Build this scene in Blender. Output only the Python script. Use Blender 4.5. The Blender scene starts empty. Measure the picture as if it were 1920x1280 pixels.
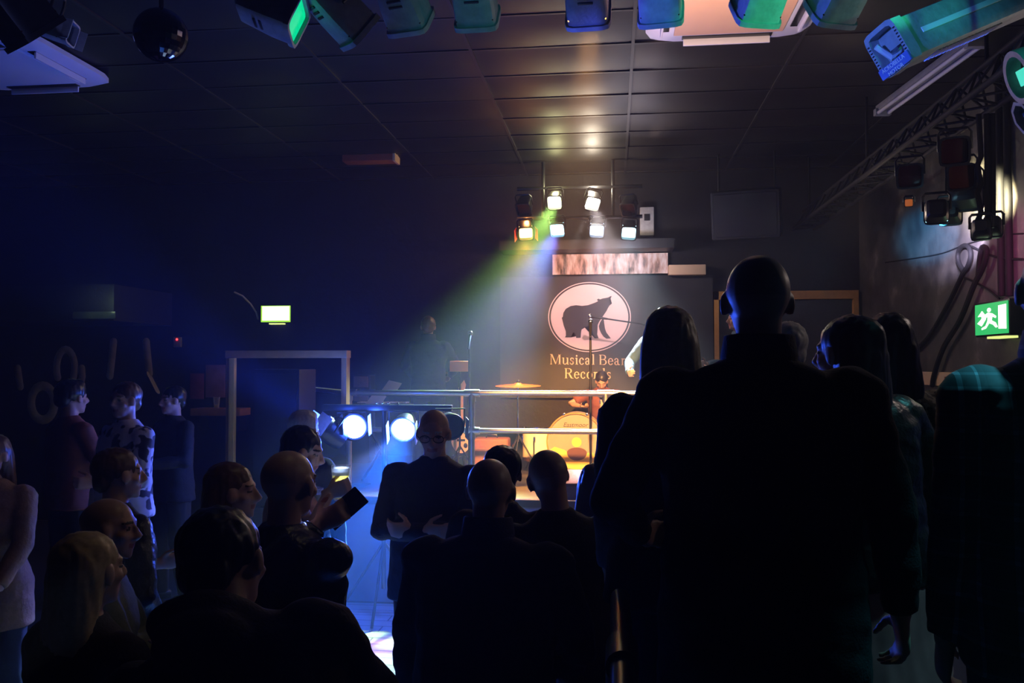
import bpy, bmesh, math, random
from mathutils import Vector, Matrix, noise
random.seed(7)
PI = math.pi
SC = bpy.context.scene
COL = SC.collection
V = Vector

# ------------------------------------------------------------------ camera
CAM_Z = 2.05
cam_d = bpy.data.cameras.new('camera')
cam_d.sensor_width = 36.0
cam_d.lens = 30.0
cam_d.clip_start = 0.05
cam = bpy.data.objects.new('camera', cam_d)
COL.objects.link(cam)
cam.location = (0, 0, CAM_Z)
cam.rotation_euler = (math.radians(91.54), 0, math.radians(6.77))
SC.camera = cam
CR = cam.rotation_euler.to_matrix()

def P(px, py, Y):
    """the point at depth Y (metres in front of the viewer) seen at a pixel of the photograph"""
    d = CR @ V(((px - 960) / 1600.0, (640 - py) / 1600.0, -1.0))
    t = Y / d.y
    return V((d.x * t, Y, CAM_Z + d.z * t))

# ------------------------------------------------------------------ materials
def nodes(m):
    m.use_nodes = True
    nt = m.node_tree
    return nt, nt.nodes, nt.links, nt.nodes['Principled BSDF']

def mat(name, col, rough=0.6, metal=0.0, spec=0.5, noise_s=None, amount=0.25, bump=0.0, bump_s=None, coat=0.0, sheen=0.0, trans=0.0, ior=1.45):
    m = bpy.data.materials.new(name)
    nt, N, L, b = nodes(m)
    b.inputs['Base Color'].default_value = (*col, 1)
    b.inputs['Roughness'].default_value = rough
    b.inputs['Metallic'].default_value = metal
    b.inputs['Specular IOR Level'].default_value = spec
    b.inputs['Coat Weight'].default_value = coat
    b.inputs['Sheen Weight'].default_value = sheen
    b.inputs['Transmission Weight'].default_value = trans
    b.inputs['IOR'].default_value = ior
    if noise_s or bump:
        tc = N.new('ShaderNodeTexCoord')
        nz = N.new('ShaderNodeTexNoise')
        nz.inputs['Scale'].default_value = noise_s or 20
        nz.inputs['Detail'].default_value = 6
        L.new(tc.outputs['Object'], nz.inputs['Vector'])
        if noise_s:
            mx = N.new('ShaderNodeMix'); mx.data_type = 'RGBA'
            mx.inputs['A'].default_value = (*[c * (1 - amount) for c in col], 1)
            mx.inputs['B'].default_value = (*[min(1, c * (1 + amount)) for c in col], 1)
            L.new(nz.outputs['Fac'], mx.inputs['Factor'])
            L.new(mx.outputs['Result'], b.inputs['Base Color'])
        if bump:
            nb = nz
            if bump_s:
                nb = N.new('ShaderNodeTexNoise'); nb.inputs['Scale'].default_value = bump_s; nb.inputs['Detail'].default_value = 5
                L.new(tc.outputs['Object'], nb.inputs['Vector'])
            bp = N.new('ShaderNodeBump'); bp.inputs['Strength'].default_value = bump; bp.inputs['Distance'].default_value = 0.01
            L.new(nb.outputs['Fac'], bp.inputs['Height'])
            L.new(bp.outputs['Normal'], b.inputs['Normal'])
    return m

def emit(name, col, strength, base=(0.02, 0.02, 0.02)):
    m = bpy.data.materials.new(name)
    nt, N, L, b = nodes(m)
    b.inputs['Base Color'].default_value = (*base, 1)
    b.inputs['Emission Color'].default_value = (*col, 1)
    b.inputs['Emission Strength'].default_value = strength
    m.cycles.emission_sampling = 'NONE' if strength < 30 else 'AUTO'
    return m

def ramp(N, pts):
    r = N.new('ShaderNodeValToRGB')
    e = r.color_ramp.elements
    while len(e) < len(pts): e.new(0.5)
    for i, (p, c) in enumerate(pts):
        e[i].position = p; e[i].color = (*c, 1)
    return r

M = {}
M['black_paint'] = mat('black paint', (0.012, 0.012, 0.014), 0.5, noise_s=8, amount=0.5, bump=0.15, bump_s=30)
M['ceiling'] = mat('dark ceiling board', (0.013, 0.011, 0.010), 0.50, spec=.36, noise_s=3, amount=0.35, bump=0.10, bump_s=14)
M['ceiling_grid'] = mat('painted ceiling grid', (0.016, 0.013, 0.012), 0.5, noise_s=9, amount=0.4)
M['wall'] = mat('dark painted plaster', (0.011, 0.0105, 0.011), 0.6, spec=.3, noise_s=2.5, amount=0.6, bump=0.25, bump_s=18)
M['can'] = mat('scuffed lamp housing', (0.30, 0.31, 0.32), 0.45, noise_s=25, amount=0.35, bump=0.2, bump_s=60)
M['black_metal'] = mat('black metal', (0.015, 0.015, 0.016), 0.35, metal=0.3, noise_s=30, amount=0.4)
M['matte_black'] = mat('matte black paint', (0.008, 0.008, 0.009), 0.7, spec=.2, noise_s=30, amount=0.4)
M['steel'] = mat('galvanised steel', (0.55, 0.53, 0.50), 0.32, metal=1.0, noise_s=40, amount=0.12)
M['chrome'] = mat('chrome', (0.8, 0.8, 0.8), 0.12, metal=1.0, noise_s=40, amount=0.05)
M['white_plastic'] = mat('white plastic', (0.72, 0.72, 0.74), 0.45, noise_s=6, amount=0.06)
M['rubber'] = mat('black cable rubber', (0.006, 0.006, 0.007), 0.7, spec=.15, noise_s=40, amount=0.3)
M['wood'] = mat('varnished timber', (0.42, 0.20, 0.05), 0.45, noise_s=14, amount=0.3, bump=0.1)
M['board'] = mat('cream painted board', (0.62, 0.44, 0.28), 0.55, noise_s=5, amount=0.15)
M['vinyl'] = mat('black speaker vinyl', (0.016, 0.017, 0.02), 0.55, noise_s=120, amount=0.5, bump=0.3, bump_s=160)
M['grille'] = mat('speaker grille', (0.02, 0.02, 0.022), 0.6, noise_s=90, amount=0.5)
M['shell'] = mat('cream drum wrap', (0.85, 0.72, 0.52), 0.3, noise_s=10, amount=0.1, coat=0.4)
M['drumhead'] = mat('smoky drum head', (0.34, 0.27, 0.20), 0.35, noise_s=5, amount=0.15, coat=0.3)
M['drumwhite'] = mat('white drum head', (0.80, 0.76, 0.70), 0.5, noise_s=8, amount=0.06)
M['brass'] = mat('cymbal bronze', (0.42, 0.16, 0.08), 0.35, metal=1.0, noise_s=30, amount=0.15)
M['orange_card'] = mat('orange card', (0.80, 0.28, 0.07), 0.6, noise_s=6, amount=0.06)
M['paper'] = mat('paper', (0.75, 0.60, 0.52), 0.7, noise_s=6, amount=0.08)
M['cream_body'] = mat('cream guitar lacquer', (0.86, 0.60, 0.42), 0.25, noise_s=5, amount=0.05, coat=0.6)
M['maple'] = mat('maple neck', (0.66, 0.36, 0.20), 0.4, noise_s=18, amount=0.15)
M['tolex'] = mat('russet amp covering', (0.28, 0.09, 0.04), 0.6, noise_s=60, amount=0.3, bump=0.2)
M['banner'] = mat('black banner vinyl', (0.018, 0.017, 0.020), 0.55, noise_s=5, amount=0.3, bump=0.12, bump_s=4)
M['print'] = mat('pink white print', (0.78, 0.62, 0.58), 0.6, noise_s=7, amount=0.08)
M['print_dark'] = mat('black print', (0.018, 0.017, 0.020), 0.55, noise_s=5, amount=0.3)
M['letter'] = mat('cream lettering', (0.80, 0.58, 0.42), 0.6, noise_s=9, amount=0.06)
M['mural'] = mat('faded white wall paint', (0.42, 0.40, 0.28), 0.7, noise_s=11, amount=0.45)
M['glossy_panel'] = mat('glossy dark panel', (0.05, 0.06, 0.05), 0.25, noise_s=6, amount=0.5, bump=0.4, bump_s=9)
M['hair_dark'] = mat('dark brown hair', (0.016, 0.010, 0.007), 0.42, noise_s=80, amount=0.5)
M['hair_black'] = mat('black hair', (0.009, 0.008, 0.009), 0.38, noise_s=80, amount=0.5)
M['hair_blonde'] = mat('blonde hair', (0.45, 0.33, 0.17), 0.42, noise_s=70, amount=0.35)
M['hair_grey'] = mat('grey hair', (0.45, 0.44, 0.40), 0.5, noise_s=80, amount=0.35)
M['hair_brown'] = mat('brown hair', (0.10, 0.05, 0.025), 0.42, noise_s=80, amount=0.4)
M['skin'] = mat('skin', (0.52, 0.30, 0.22), 0.48, noise_s=30, amount=0.08)
M['stubble'] = mat('shaved scalp', (0.40, 0.25, 0.19), 0.42, noise_s=120, amount=0.15)
M['lip'] = mat('lips', (0.38, 0.13, 0.11), 0.4, noise_s=30, amount=0.08)
M['eye'] = mat('eyes', (0.10, 0.08, 0.07), 0.15, noise_s=30, amount=0.08)
M['coat_black'] = mat('black wool coat', (0.010, 0.010, 0.012), 0.85, noise_s=60, amount=0.4, bump=0.3, bump_s=140)
M['coat_navy'] = mat('navy jacket', (0.012, 0.015, 0.030), 0.75, noise_s=50, amount=0.4, bump=0.3, bump_s=120)
M['leather'] = mat('black leather', (0.012, 0.012, 0.013), 0.30, noise_s=30, amount=0.4, bump=0.5, bump_s=45)
M['hoodie_grey'] = mat('dark grey hoodie', (0.045, 0.042, 0.040), 0.85, noise_s=60, amount=0.3, bump=0.3, bump_s=120)
M['shirt_olive'] = mat('pale olive jacket', (0.22, 0.24, 0.15), 0.8, noise_s=40, amount=0.2, bump=0.2, bump_s=90)
M['shirt_rust'] = mat('rust red shirt', (0.20, 0.06, 0.04), 0.8, noise_s=40, amount=0.2)
M['shirt_blue'] = mat('pale blue shirt', (0.05, 0.11, 0.15), 0.75, noise_s=30, amount=0.15)
M['cardigan'] = mat('beige cardigan', (0.30, 0.18, 0.12), 0.85, noise_s=50, amount=0.25, bump=0.3, bump_s=70)
M['white_shirt'] = mat('white shirt', (0.75, 0.75, 0.78), 0.75, noise_s=20, amount=0.06)
M['denim'] = mat('dark denim', (0.02, 0.035, 0.075), 0.8, noise_s=90, amount=0.35)
M['black_cloth'] = mat('black trousers', (0.010, 0.010, 0.012), 0.8, noise_s=70, amount=0.3)
M['pink_cloth'] = mat('dusky pink skirt', (0.55, 0.20, 0.22), 0.75, noise_s=40, amount=0.15)
M['shoe'] = mat('black shoe leather', (0.012, 0.011, 0.010), 0.35, noise_s=40, amount=0.3)
M['rail_paint'] = mat('dark painted rail', (0.05, 0.065, 0.075), 0.35, noise_s=40, amount=0.2)
def clear_plastic():
    m = bpy.data.materials.new('clear plastic')
    nt, N, L, b = nodes(m)
    b.inputs['Base Color'].default_value = (.85, .9, .95, 1); b.inputs['Roughness'].default_value = .12
    tr = N.new('ShaderNodeBsdfTransparent'); tr.inputs[0].default_value = (.95, .97, .98, 1)
    fr = N.new('ShaderNodeLayerWeight'); fr.inputs[0].default_value = .35
    mp = N.new('ShaderNodeMapRange'); mp.inputs['To Min'].default_value = .10; mp.inputs['To Max'].default_value = .75
    L.new(fr.outputs['Facing'], mp.inputs[0])
    mx = N.new('ShaderNodeMixShader'); L.new(mp.outputs[0], mx.inputs[0]); L.new(tr.outputs[0], mx.inputs[1]); L.new(b.outputs[0], mx.inputs[2])
    L.new(mx.outputs[0], N['Material Output'].inputs[0])
    return m
M['glass'] = clear_plastic()
M['beer'] = mat('lager', (0.85, 0.62, 0.10), 0.15, trans=0.35, ior=1.2, noise_s=12, amount=0.1)
M['stout'] = mat('dark beer', (0.03, 0.012, 0.006), 0.15, noise_s=12, amount=0.2)
def translucent(name, col, fac):
    m = bpy.data.materials.new(name)
    nt, N, L, b = nodes(m)
    b.inputs['Base Color'].default_value = (*col, 1); b.inputs['Roughness'].default_value = .4
    tr = N.new('ShaderNodeBsdfTranslucent'); tr.inputs[0].default_value = (*col, 1)
    nz = N.new('ShaderNodeTexNoise'); nz.inputs['Scale'].default_value = 30
    mp = N.new('ShaderNodeMath'); mp.operation = 'MULTIPLY_ADD'; mp.inputs[1].default_value = .1; mp.inputs[2].default_value = fac - .05
    L.new(nz.outputs['Fac'], mp.inputs[0])
    mx = N.new('ShaderNodeMixShader'); L.new(mp.outputs[0], mx.inputs[0])
    L.new(b.outputs[0], mx.inputs[1]); L.new(tr.outputs[0], mx.inputs[2])
    tp = N.new('ShaderNodeBsdfTransparent'); tp.inputs[0].default_value = (*col, 1)
    m2 = N.new('ShaderNodeMixShader'); m2.inputs[0].default_value = .42
    L.new(mx.outputs[0], m2.inputs[1]); L.new(tp.outputs[0], m2.inputs[2])
    L.new(m2.outputs[0], N['Material Output'].inputs[0])
    return m
M['beer'] = translucent('lager', (.95, .82, .30), .75)
M['print_band'] = translucent('printed band', (.9, .92, .94), .75)
M['foam'] = translucent('beer froth', (.9, .9, .86), .75)
M['phone'] = mat('black phone glass', (0.008, 0.008, 0.012), 0.12, noise_s=12, amount=0.3)
M['stage_ply'] = mat('worn black stage ply', (0.05, 0.04, 0.038), 0.5, noise_s=6, amount=0.5, bump=0.15, bump_s=30)
M['fascia'] = mat('blue grey stage front', (0.10, 0.11, 0.15), 0.6, noise_s=4, amount=0.35)
M['carpet'] = mat('dark platform carpet', (0.020, 0.018, 0.018), 0.95, noise_s=80, amount=0.5, bump=0.4, bump_s=180)
M['gel_off'] = mat('unlit red gel', (0.035, 0.003, 0.004), 0.2, noise_s=9, amount=0.3)
M['gel_orange_off'] = mat('unlit orange gel', (0.08, 0.015, 0.004), 0.2, noise_s=9, amount=0.3)
M['barn_red'] = mat('red lamp flap', (0.60, 0.03, 0.02), 0.45, noise_s=9, amount=0.3)
M['mirror'] = mat('mirror facets', (0.12, 0.12, 0.13), 0.06, metal=1.0, noise_s=40, amount=0.4)

def plaid():
    m = bpy.data.materials.new('plaid flannel')
    nt, N, L, b = nodes(m)
    b.inputs['Roughness'].default_value = 0.85
    tc = N.new('ShaderNodeTexCoord'); sp = N.new('ShaderNodeSeparateXYZ')
    L.new(tc.outputs['Object'], sp.inputs[0])
    facs = []
    for ax in ('X', 'Z'):
        a = N.new('ShaderNodeMath'); a.operation = 'MULTIPLY'; a.inputs[1].default_value = 11.0
        L.new(sp.outputs[ax], a.inputs[0])
        f = N.new('ShaderNodeMath'); f.operation = 'FRACT'; L.new(a.outputs[0], f.inputs[0])
        g = N.new('ShaderNodeValToRGB'); g.color_ramp.interpolation = 'CONSTANT'
        e = g.color_ramp.elements
        e[0].position = 0.0; e[0].color = (0.22, 0.22, 0.22, 1)
        e[1].position = 0.42; e[1].color = (1, 1, 1, 1)
        e.new(0.52).color = (0.35, 0.35, 0.35, 1)
        e.new(0.80).color = (0.9, 0.9, 0.9, 1)
        e.new(0.86).color = (0.28, 0.28, 0.28, 1)
        L.new(f.outputs[0], g.inputs[0]); facs.append(g)
    mx = N.new('ShaderNodeMix'); mx.data_type = 'RGBA'; mx.blend_type = 'MULTIPLY'
    mx.inputs['Factor'].default_value = 0.75
    L.new(facs[0].outputs[0], mx.inputs['A']); L.new(facs[1].outputs[0], mx.inputs['B'])
    t = N.new('ShaderNodeMix'); t.data_type = 'RGBA'; t.blend_type = 'MULTIPLY'; t.inputs['Factor'].default_value = 1
    L.new(mx.outputs['Result'], t.inputs['A']); t.inputs['B'].default_value = (0.26, 0.34, 0.42, 1)
    L.new(t.outputs['Result'], b.inputs['Base Color'])
    return m
M['plaid'] = plaid()

def spots(name, base, dark, scale, lo, hi):
    m = bpy.data.materials.new(name)
    nt, N, L, b = nodes(m)
    b.inputs['Roughness'].default_value = 0.8
    tc = N.new('ShaderNodeTexCoord'); vz = N.new('ShaderNodeTexNoise')
    vz.inputs['Scale'].default_value = scale; vz.inputs['Detail'].default_value = 1.5
    L.new(tc.outputs['Object'], vz.inputs['Vector'])
    r = ramp(N, [(lo, base), (hi, dark)])
    L.new(vz.outputs['Fac'], r.inputs[0]); L.new(r.outputs[0], b.inputs['Base Color'])
    return m
M['splotch'] = spots('white knit with dark splotches', (0.66, 0.64, 0.72), (0.02, 0.015, 0.03), 13, 0.52, 0.56)
M['leopard'] = spots('leopard print', (0.24, 0.20, 0.15), (0.006, 0.006, 0.006), 42, 0.46, 0.52)

def foil():
    m = bpy.data.materials.new('crumpled foil board')
    nt, N, L, b = nodes(m)
    tc = N.new('ShaderNodeTexCoord'); mp = N.new('ShaderNodeMapping'); mp.inputs['Scale'].default_value = (9, 9, 2.5)
    nz = N.new('ShaderNodeTexNoise'); nz.inputs['Scale'].default_value = 1.6; nz.inputs['Detail'].default_value = 7
    L.new(tc.outputs['Object'], mp.inputs[0]); L.new(mp.outputs[0], nz.inputs['Vector'])
    r = ramp(N, [(0.36, (0.05, 0.035, 0.03)), (0.50, (0.55, 0.36, 0.28)), (0.64, (0.85, 0.75, 0.70))])
    L.new(nz.outputs['Fac'], r.inputs[0]); L.new(r.outputs[0], b.inputs['Base Color'])
    b.inputs['Roughness'].default_value = 0.45
    bp = N.new('ShaderNodeBump'); bp.inputs['Strength'].default_value = 0.6; L.new(nz.outputs['Fac'], bp.inputs['Height']); L.new(bp.outputs[0], b.inputs['Normal'])
    return m
M['foil'] = foil()

def rough_wall():
    m = bpy.data.materials.new('patchy painted side wall')
    nt, N, L, b = nodes(m)
    tc = N.new('ShaderNodeTexCoord')
    nz = N.new('ShaderNodeTexNoise'); nz.inputs['Scale'].default_value = 2.2; nz.inputs['Detail'].default_value = 9; nz.inputs['Roughness'].default_value = 0.7
    L.new(tc.outputs['Object'], nz.inputs['Vector'])
    r = ramp(N, [(0.38, (0.022, 0.022, 0.024)), (0.58, (0.075, 0.07, 0.065)), (0.75, (0.26, 0.24, 0.21))])
    L.new(nz.outputs['Fac'], r.inputs[0]); L.new(r.outputs[0], b.inputs['Base Color'])
    b.inputs['Roughness'].default_value = 0.42
    bp = N.new('ShaderNodeBump'); bp.inputs['Strength'].default_value = 0.3; bp.inputs['Distance'].default_value = 0.02
    L.new(nz.outputs['Fac'], bp.inputs['Height']); L.new(bp.outputs[0], b.inputs['Normal'])
    return m
M['rough_wall'] = rough_wall()

def dance_floor():
    m = bpy.data.materials.new('pale plank dance floor')
    nt, N, L, b = nodes(m)
    tc = N.new('ShaderNodeTexCoord'); br = N.new('ShaderNodeTexBrick')
    br.inputs['Color1'].default_value = (0.34, 0.31, 0.28, 1); br.inputs['Color2'].default_value = (0.26, 0.24, 0.22, 1)
    br.inputs['Mortar'].default_value = (0.06, 0.05, 0.05, 1); br.inputs['Scale'].default_value = 1.0
    br.inputs['Brick Width'].default_value = 1.2; br.inputs['Row Height'].default_value = 0.14; br.inputs['Mortar Size'].default_value = 0.006
    L.new(tc.outputs['Object'], br.inputs['Vector']); L.new(br.outputs['Color'], b.inputs['Base Color'])
    b.inputs['Roughness'].default_value = 0.38
    return m
M['dance_floor'] = dance_floor()

# ------------------------------------------------------------------ mesh helpers
def new_bm(): return bmesh.new()

def box(bm, lo, hi, mtx=None):
    lo, hi = V(lo), V(hi)
    vs = [bm.verts.new((x, y, z)) for x in (lo.x, hi.x) for y in (lo.y, hi.y) for z in (lo.z, hi.z)]
    if mtx:
        for v in vs: v.co = mtx @ v.co
    for f in ((0, 1, 3, 2), (4, 6, 7, 5), (0, 4, 5, 1), (2, 3, 7, 6), (0, 2, 6, 4), (1, 5, 7, 3)):
        bm.faces.new([vs[i] for i in f])
    return bm

def rbox(bm, lo, hi, r, mtx=None, seg=2):
    b2 = bmesh.new(); box(b2, lo, hi)
    bmesh.ops.bevel(b2, geom=list(b2.edges), offset=r, segments=seg, affect='EDGES', profile=0.6)
    if mtx: bmesh.ops.transform(b2, matrix=mtx, verts=b2.verts)
    me = bpy.data.meshes.new('t'); b2.to_mesh(me); b2.free()
    bm.from_mesh(me); bpy.data.meshes.remove(me)
    return bm

def loft(bm, rings, cap0=True, cap1=True, tip0=None, tip1=None):
    n = len(rings[0])
    vr = [[bm.verts.new(p) for p in r] for r in rings]
    for a, b in zip(vr[:-1], vr[1:]):
        for i in range(n):
            j = (i + 1) % n
            bm.faces.new((a[i], a[j], b[j], b[i]))
    def capit(r, rev, tip):
        if tip is None: tip = sum((v.co for v in r), V()) / n
        c = bm.verts.new(tip)
        for i in range(n):
            j = (i + 1) % n
            bm.faces.new((r[j], r[i], c) if rev else (r[i], r[j], c))
    if cap0: capit(vr[0], True, tip0)
    if cap1: capit(vr[-1], False, tip1)
    return bm

def sring(c, ax, ay, rx, ry, n=20, e=2.0):
    out = []
    for i in range(n):
        a = 2 * PI * i / n
        ca, sa = math.cos(a), math.sin(a)
        k = (abs(ca) ** e + abs(sa) ** e) ** (-1.0 / e)
        out.append(V(c) + ax * (rx * ca * k) + ay * (ry * sa * k))
    return out

def frames(pts):
    pts = [V(p) for p in pts]
    ts = []
    for i in range(len(pts)):
        a = pts[max(0, i - 1)]; b = pts[min(len(pts) - 1, i + 1)]
        t = (b - a)
        ts.append(t.normalized() if t.length > 1e-9 else V((0, 0, 1)))
    up = V((0, 0, 1)) if abs(ts[0].z) < 0.9 else V((0, 1, 0))
    x = ts[0].cross(up).normalized()
    out = []
    for t in ts:
        x = (x - t * x.dot(t))
        x = x.normalized() if x.length > 1e-6 else t.orthogonal().normalized()
        out.append((t, x, t.cross(x)))
    return pts, out

def tube(bm, pts, radii, n=12, rounded=False, flat=1.0):
    if not isinstance(radii, (list, tuple)): radii = [radii] * len(pts)
    pts, fr = frames(pts)
    rings = [sring(p, x, y, r, r * flat, n) for p, r, (t, x, y) in zip(pts, radii, fr)]
    if rounded:
        t0, x0, y0 = fr[0]; t1, x1, y1 = fr[-1]
        pre = [sring(pts[0] - t0 * radii[0] * math.sin(a), x0, y0, radii[0] * math.cos(a), radii[0] * flat * math.cos(a), n) for a in (1.25, 0.75, 0.35)]
        post = [sring(pts[-1] + t1 * radii[-1] * math.sin(a), x1, y1, radii[-1] * math.cos(a), radii[-1] * flat * math.cos(a), n) for a in (0.35, 0.75, 1.25)]
        rings = pre + rings + post
    return loft(bm, rings)

def ell(bm, c, r, mtx=None, nu=16, nv=10):
    c = V(c); rings = []
    if not isinstance(r, (list, tuple)): r = (r, r, r)
    def T(p): return mtx @ p if mtx else p
    for j in range(1, nv):
        a = PI * j / nv - PI / 2
        rings.append([T(c + V((r[0] * math.cos(a) * math.cos(2 * PI * i / nu), r[1] * math.cos(a) * math.sin(2 * PI * i / nu), r[2] * math.sin(a)))) for i in range(nu)])
    return loft(bm, rings, tip0=T(c - V((0, 0, r[2]))), tip1=T(c + V((0, 0, r[2]))))

def lathe(bm, prof, c=(0, 0, 0), n=28, mtx=None, close=True):
    c = V(c)
    rings = []
    for r, z in prof:
        ring = [c + V((max(r, 1e-4) * math.cos(2 * PI * i / n), max(r, 1e-4) * math.sin(2 * PI * i / n), z)) for i in range(n)]
        if mtx: ring = [mtx @ p for p in ring]
        rings.append(ring)
    return loft(bm, rings, close, close)

def prism(bm, poly, mtx, depth):
    """extrude a 2D polygon (local x, z) by depth along local -y"""
    a = [bm.verts.new(mtx @ V((x, 0, z))) for x, z in poly]
    b = [bm.verts.new(mtx @ V((x, -depth, z))) for x, z in poly]
    n = len(poly)
    bm.faces.new(a); bm.faces.new(b[::-1])
    for i in range(n):
        j = (i + 1) % n
        bm.faces.new((a[i], b[i], b[j], a[j]))
    return bm

def obj(name, bm, material, parent=None, smooth=True, angle=40):
    bmesh.ops.recalc_face_normals(bm, faces=bm.faces)
    me = bpy.data.meshes.new(name)
    bm.to_mesh(me); bm.free()
    me.materials.append(material)
    if smooth:
        me.shade_smooth()
        me.set_sharp_from_angle(angle=math.radians(angle))
    o = bpy.data.objects.new(name, me)
    COL.objects.link(o)
    if parent: o.parent = parent
    return o

def tag(o, label, cat, group=None, kind=None):
    o['label'] = label
    o['category'] = cat
    if group: o['group'] = group
    if kind: o['kind'] = kind
    return o

def thing(name, label, cat, loc=(0, 0, 0), mtx=None, group=None):
    o = bpy.data.objects.new(name, None)
    COL.objects.link(o)
    o.empty_display_size = 0.05
    if mtx is not None: o.matrix_world = mtx
    else: o.location = loc
    return tag(o, label, cat, group)

def struct(name, bm, m, label, cat, smooth=False, parent=None):
    o = obj(name, bm, m, parent, smooth)
    o['kind'] = 'structure'
    o['label'] = label; o['category'] = cat
    return o

def frame_m(loc, fwd, right=None, up=None):
    """matrix whose +Y looks along fwd"""
    f = V(fwd).normalized()
    if right is not None:
        x = V(right); x = (x - f * x.dot(f)).normalized()
        z = x.cross(f)
    else:
        u = V(up) if up is not None else V((0, 0, 1))
        x = f.cross(u)
        x = x.normalized() if x.length > 1e-6 else V((1, 0, 0))
        z = x.cross(f)
    m = Matrix(((x.x, f.x, z.x, loc[0]), (x.y, f.y, z.y, loc[1]), (x.z, f.z, z.z, loc[2]), (0, 0, 0, 1)))
    return m

# ------------------------------------------------------------------ lights
def spot(loc, target, col, power, angle, blend=0.5, size=0.05, vol=1.0):
    d = bpy.data.lights.new('spot', 'SPOT')
    d.color = col; d.energy = power; d.spot_size = math.radians(angle); d.spot_blend = blend; d.shadow_soft_size = size
    o = bpy.data.objects.new('spot_light', d)
    COL.objects.link(o)
    o.location = loc
    o.rotation_euler = (V(target) - V(loc)).to_track_quat('-Z', 'Y').to_euler()
    return o

def point(loc, col, power, size=0.05):
    d = bpy.data.lights.new('glow', 'POINT')
    d.color = col; d.energy = power; d.shadow_soft_size = size
    o = bpy.data.objects.new('point_light', d); COL.objects.link(o); o.location = loc
    return o
# ------------------------------------------------------------------ people
JOBS = []      # (object, voxel, smooth iterations, wrinkle, post function)

def job(name, bm, material, parent, voxel, it=4, wr=None, post=None, mats=()):
    bmesh.ops.recalc_face_normals(bm, faces=bm.faces)
    me = bpy.data.meshes.new(name); bm.to_mesh(me); bm.free()
    o = bpy.data.objects.new(name, me); COL.objects.link(o)
    o.parent = parent
    m = o.modifiers.new('r', 'REMESH'); m.mode = 'VOXEL'; m.voxel_size = voxel; m.adaptivity = 0.0
    s = o.modifiers.new('s', 'SMOOTH'); s.factor = 0.5; s.iterations = it
    JOBS.append((o, wr, post, (material,) + tuple(mats)))
    return o

def run_jobs():
    bpy.context.view_layer.update()
    dg = bpy.context.evaluated_depsgraph_get()
    for o, wr, post, mats in JOBS:
        me = bpy.data.meshes.new_from_object(o.evaluated_get(dg))
        o.modifiers.clear()
        old = o.data
        o.data = me; bpy.data.meshes.remove(old)
        me.name = o.name
        me.materials.clear()
        for m in mats: me.materials.append(m)
        if wr:
            amp, fx, fz, seed = wr
            off = V((seed * 7.3, seed * 3.1, seed * 1.7))
            nr = [n.vector.copy() for n in me.vertex_normals]
            for v, n in zip(me.vertices, nr):
                q = V((v.co.x * fx, v.co.y * fx, v.co.z * fz)) + off
                v.co += n * (amp * (noise.noise(q) + 0.5 * noise.noise(q * 2.3)))
        if post: post(me)
        me.shade_smooth()
    JOBS.clear()

def smooth01(t):
    t = max(0.0, min(1.0, t)); return t * t * (3 - 2 * t)

def ik(S, T, l1, l2, hint):
    d = T - S; L = d.length
    if L > (l1 + l2) * 0.995:
        T = S + d.normalized() * (l1 + l2) * 0.995; d = T - S; L = d.length
    a = (l1 * l1 - l2 * l2 + L * L) / (2 * L)
    h = math.sqrt(max(1e-6, l1 * l1 - a * a))
    u = d.normalized(); hv = V(hint); hv = hv - u * hv.dot(u)
    hv = hv.normalized() if hv.length > 1e-6 else u.orthogonal().normalized()
    return S + u * a + hv * h, T

def hand(bm, m, ps, curl, s=1.0, thumb=0.5):
    """palm, four fingers and a thumb; m: origin wrist, +y along the hand, +x thumb side; ps: which z side the palm is"""
    def T(x, y, z): return m @ V((x * s, y * s, z * s))
    ax = m.to_3x3() @ V((1, 0, 0)); az = m.to_3x3() @ V((0, 0, 1))
    rings = []
    for y, rx, rz, cx in ((-0.03, .026, .021, 0), (0.0, .028, .019, 0), (.03, .037, .017, .002), (.06, .042, .015, 0), (.085, .040, .012, 0), (.094, .034, .009, 0)):
        rings.append(sring(T(cx, y, 0), ax, az, rx * s, rz * s, 14, 2.4))
    loft(bm, rings)
    for i, (x, L, r) in enumerate(((.031, .070, .0090), (.0105, .078, .0094), (-.0105, .073, .0090), (-.031, .056, .0080))):
        ang = 0.12; p = V((x, .082, 0)); pts = [T(*p)]
        for k, f in enumerate((.46, .30, .24)):
            ang += curl * (0.8, 1.15, 0.75)[k] * (1 + 0.08 * i)
            p = p + V((x * 0.06 * (1 - curl * .5), math.cos(ang) * L * f, ps * math.sin(ang) * L * f))
            pts.append(T(*p))
        tube(bm, pts, [r * s, r * .97 * s, r * .9 * s, r * .78 * s], 9, True)
    a = thumb
    p0 = V((.026, .020, ps * .004)); d1 = V((.80, .55, ps * (.25 + .5 * a))).normalized(); d2 = V((.45 - .3 * a, .85, ps * (.2 + .8 * a))).normalized()
    p1 = p0 + d1 * .034; p2 = p1 + d2 * .030; p3 = p2 + d2 * .022
    tube(bm, [T(*p0), T(*p1), T(*p2), T(*p3)], [.0135 * s, .0115 * s, .0105 * s, .0085 * s], 9, True)

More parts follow.
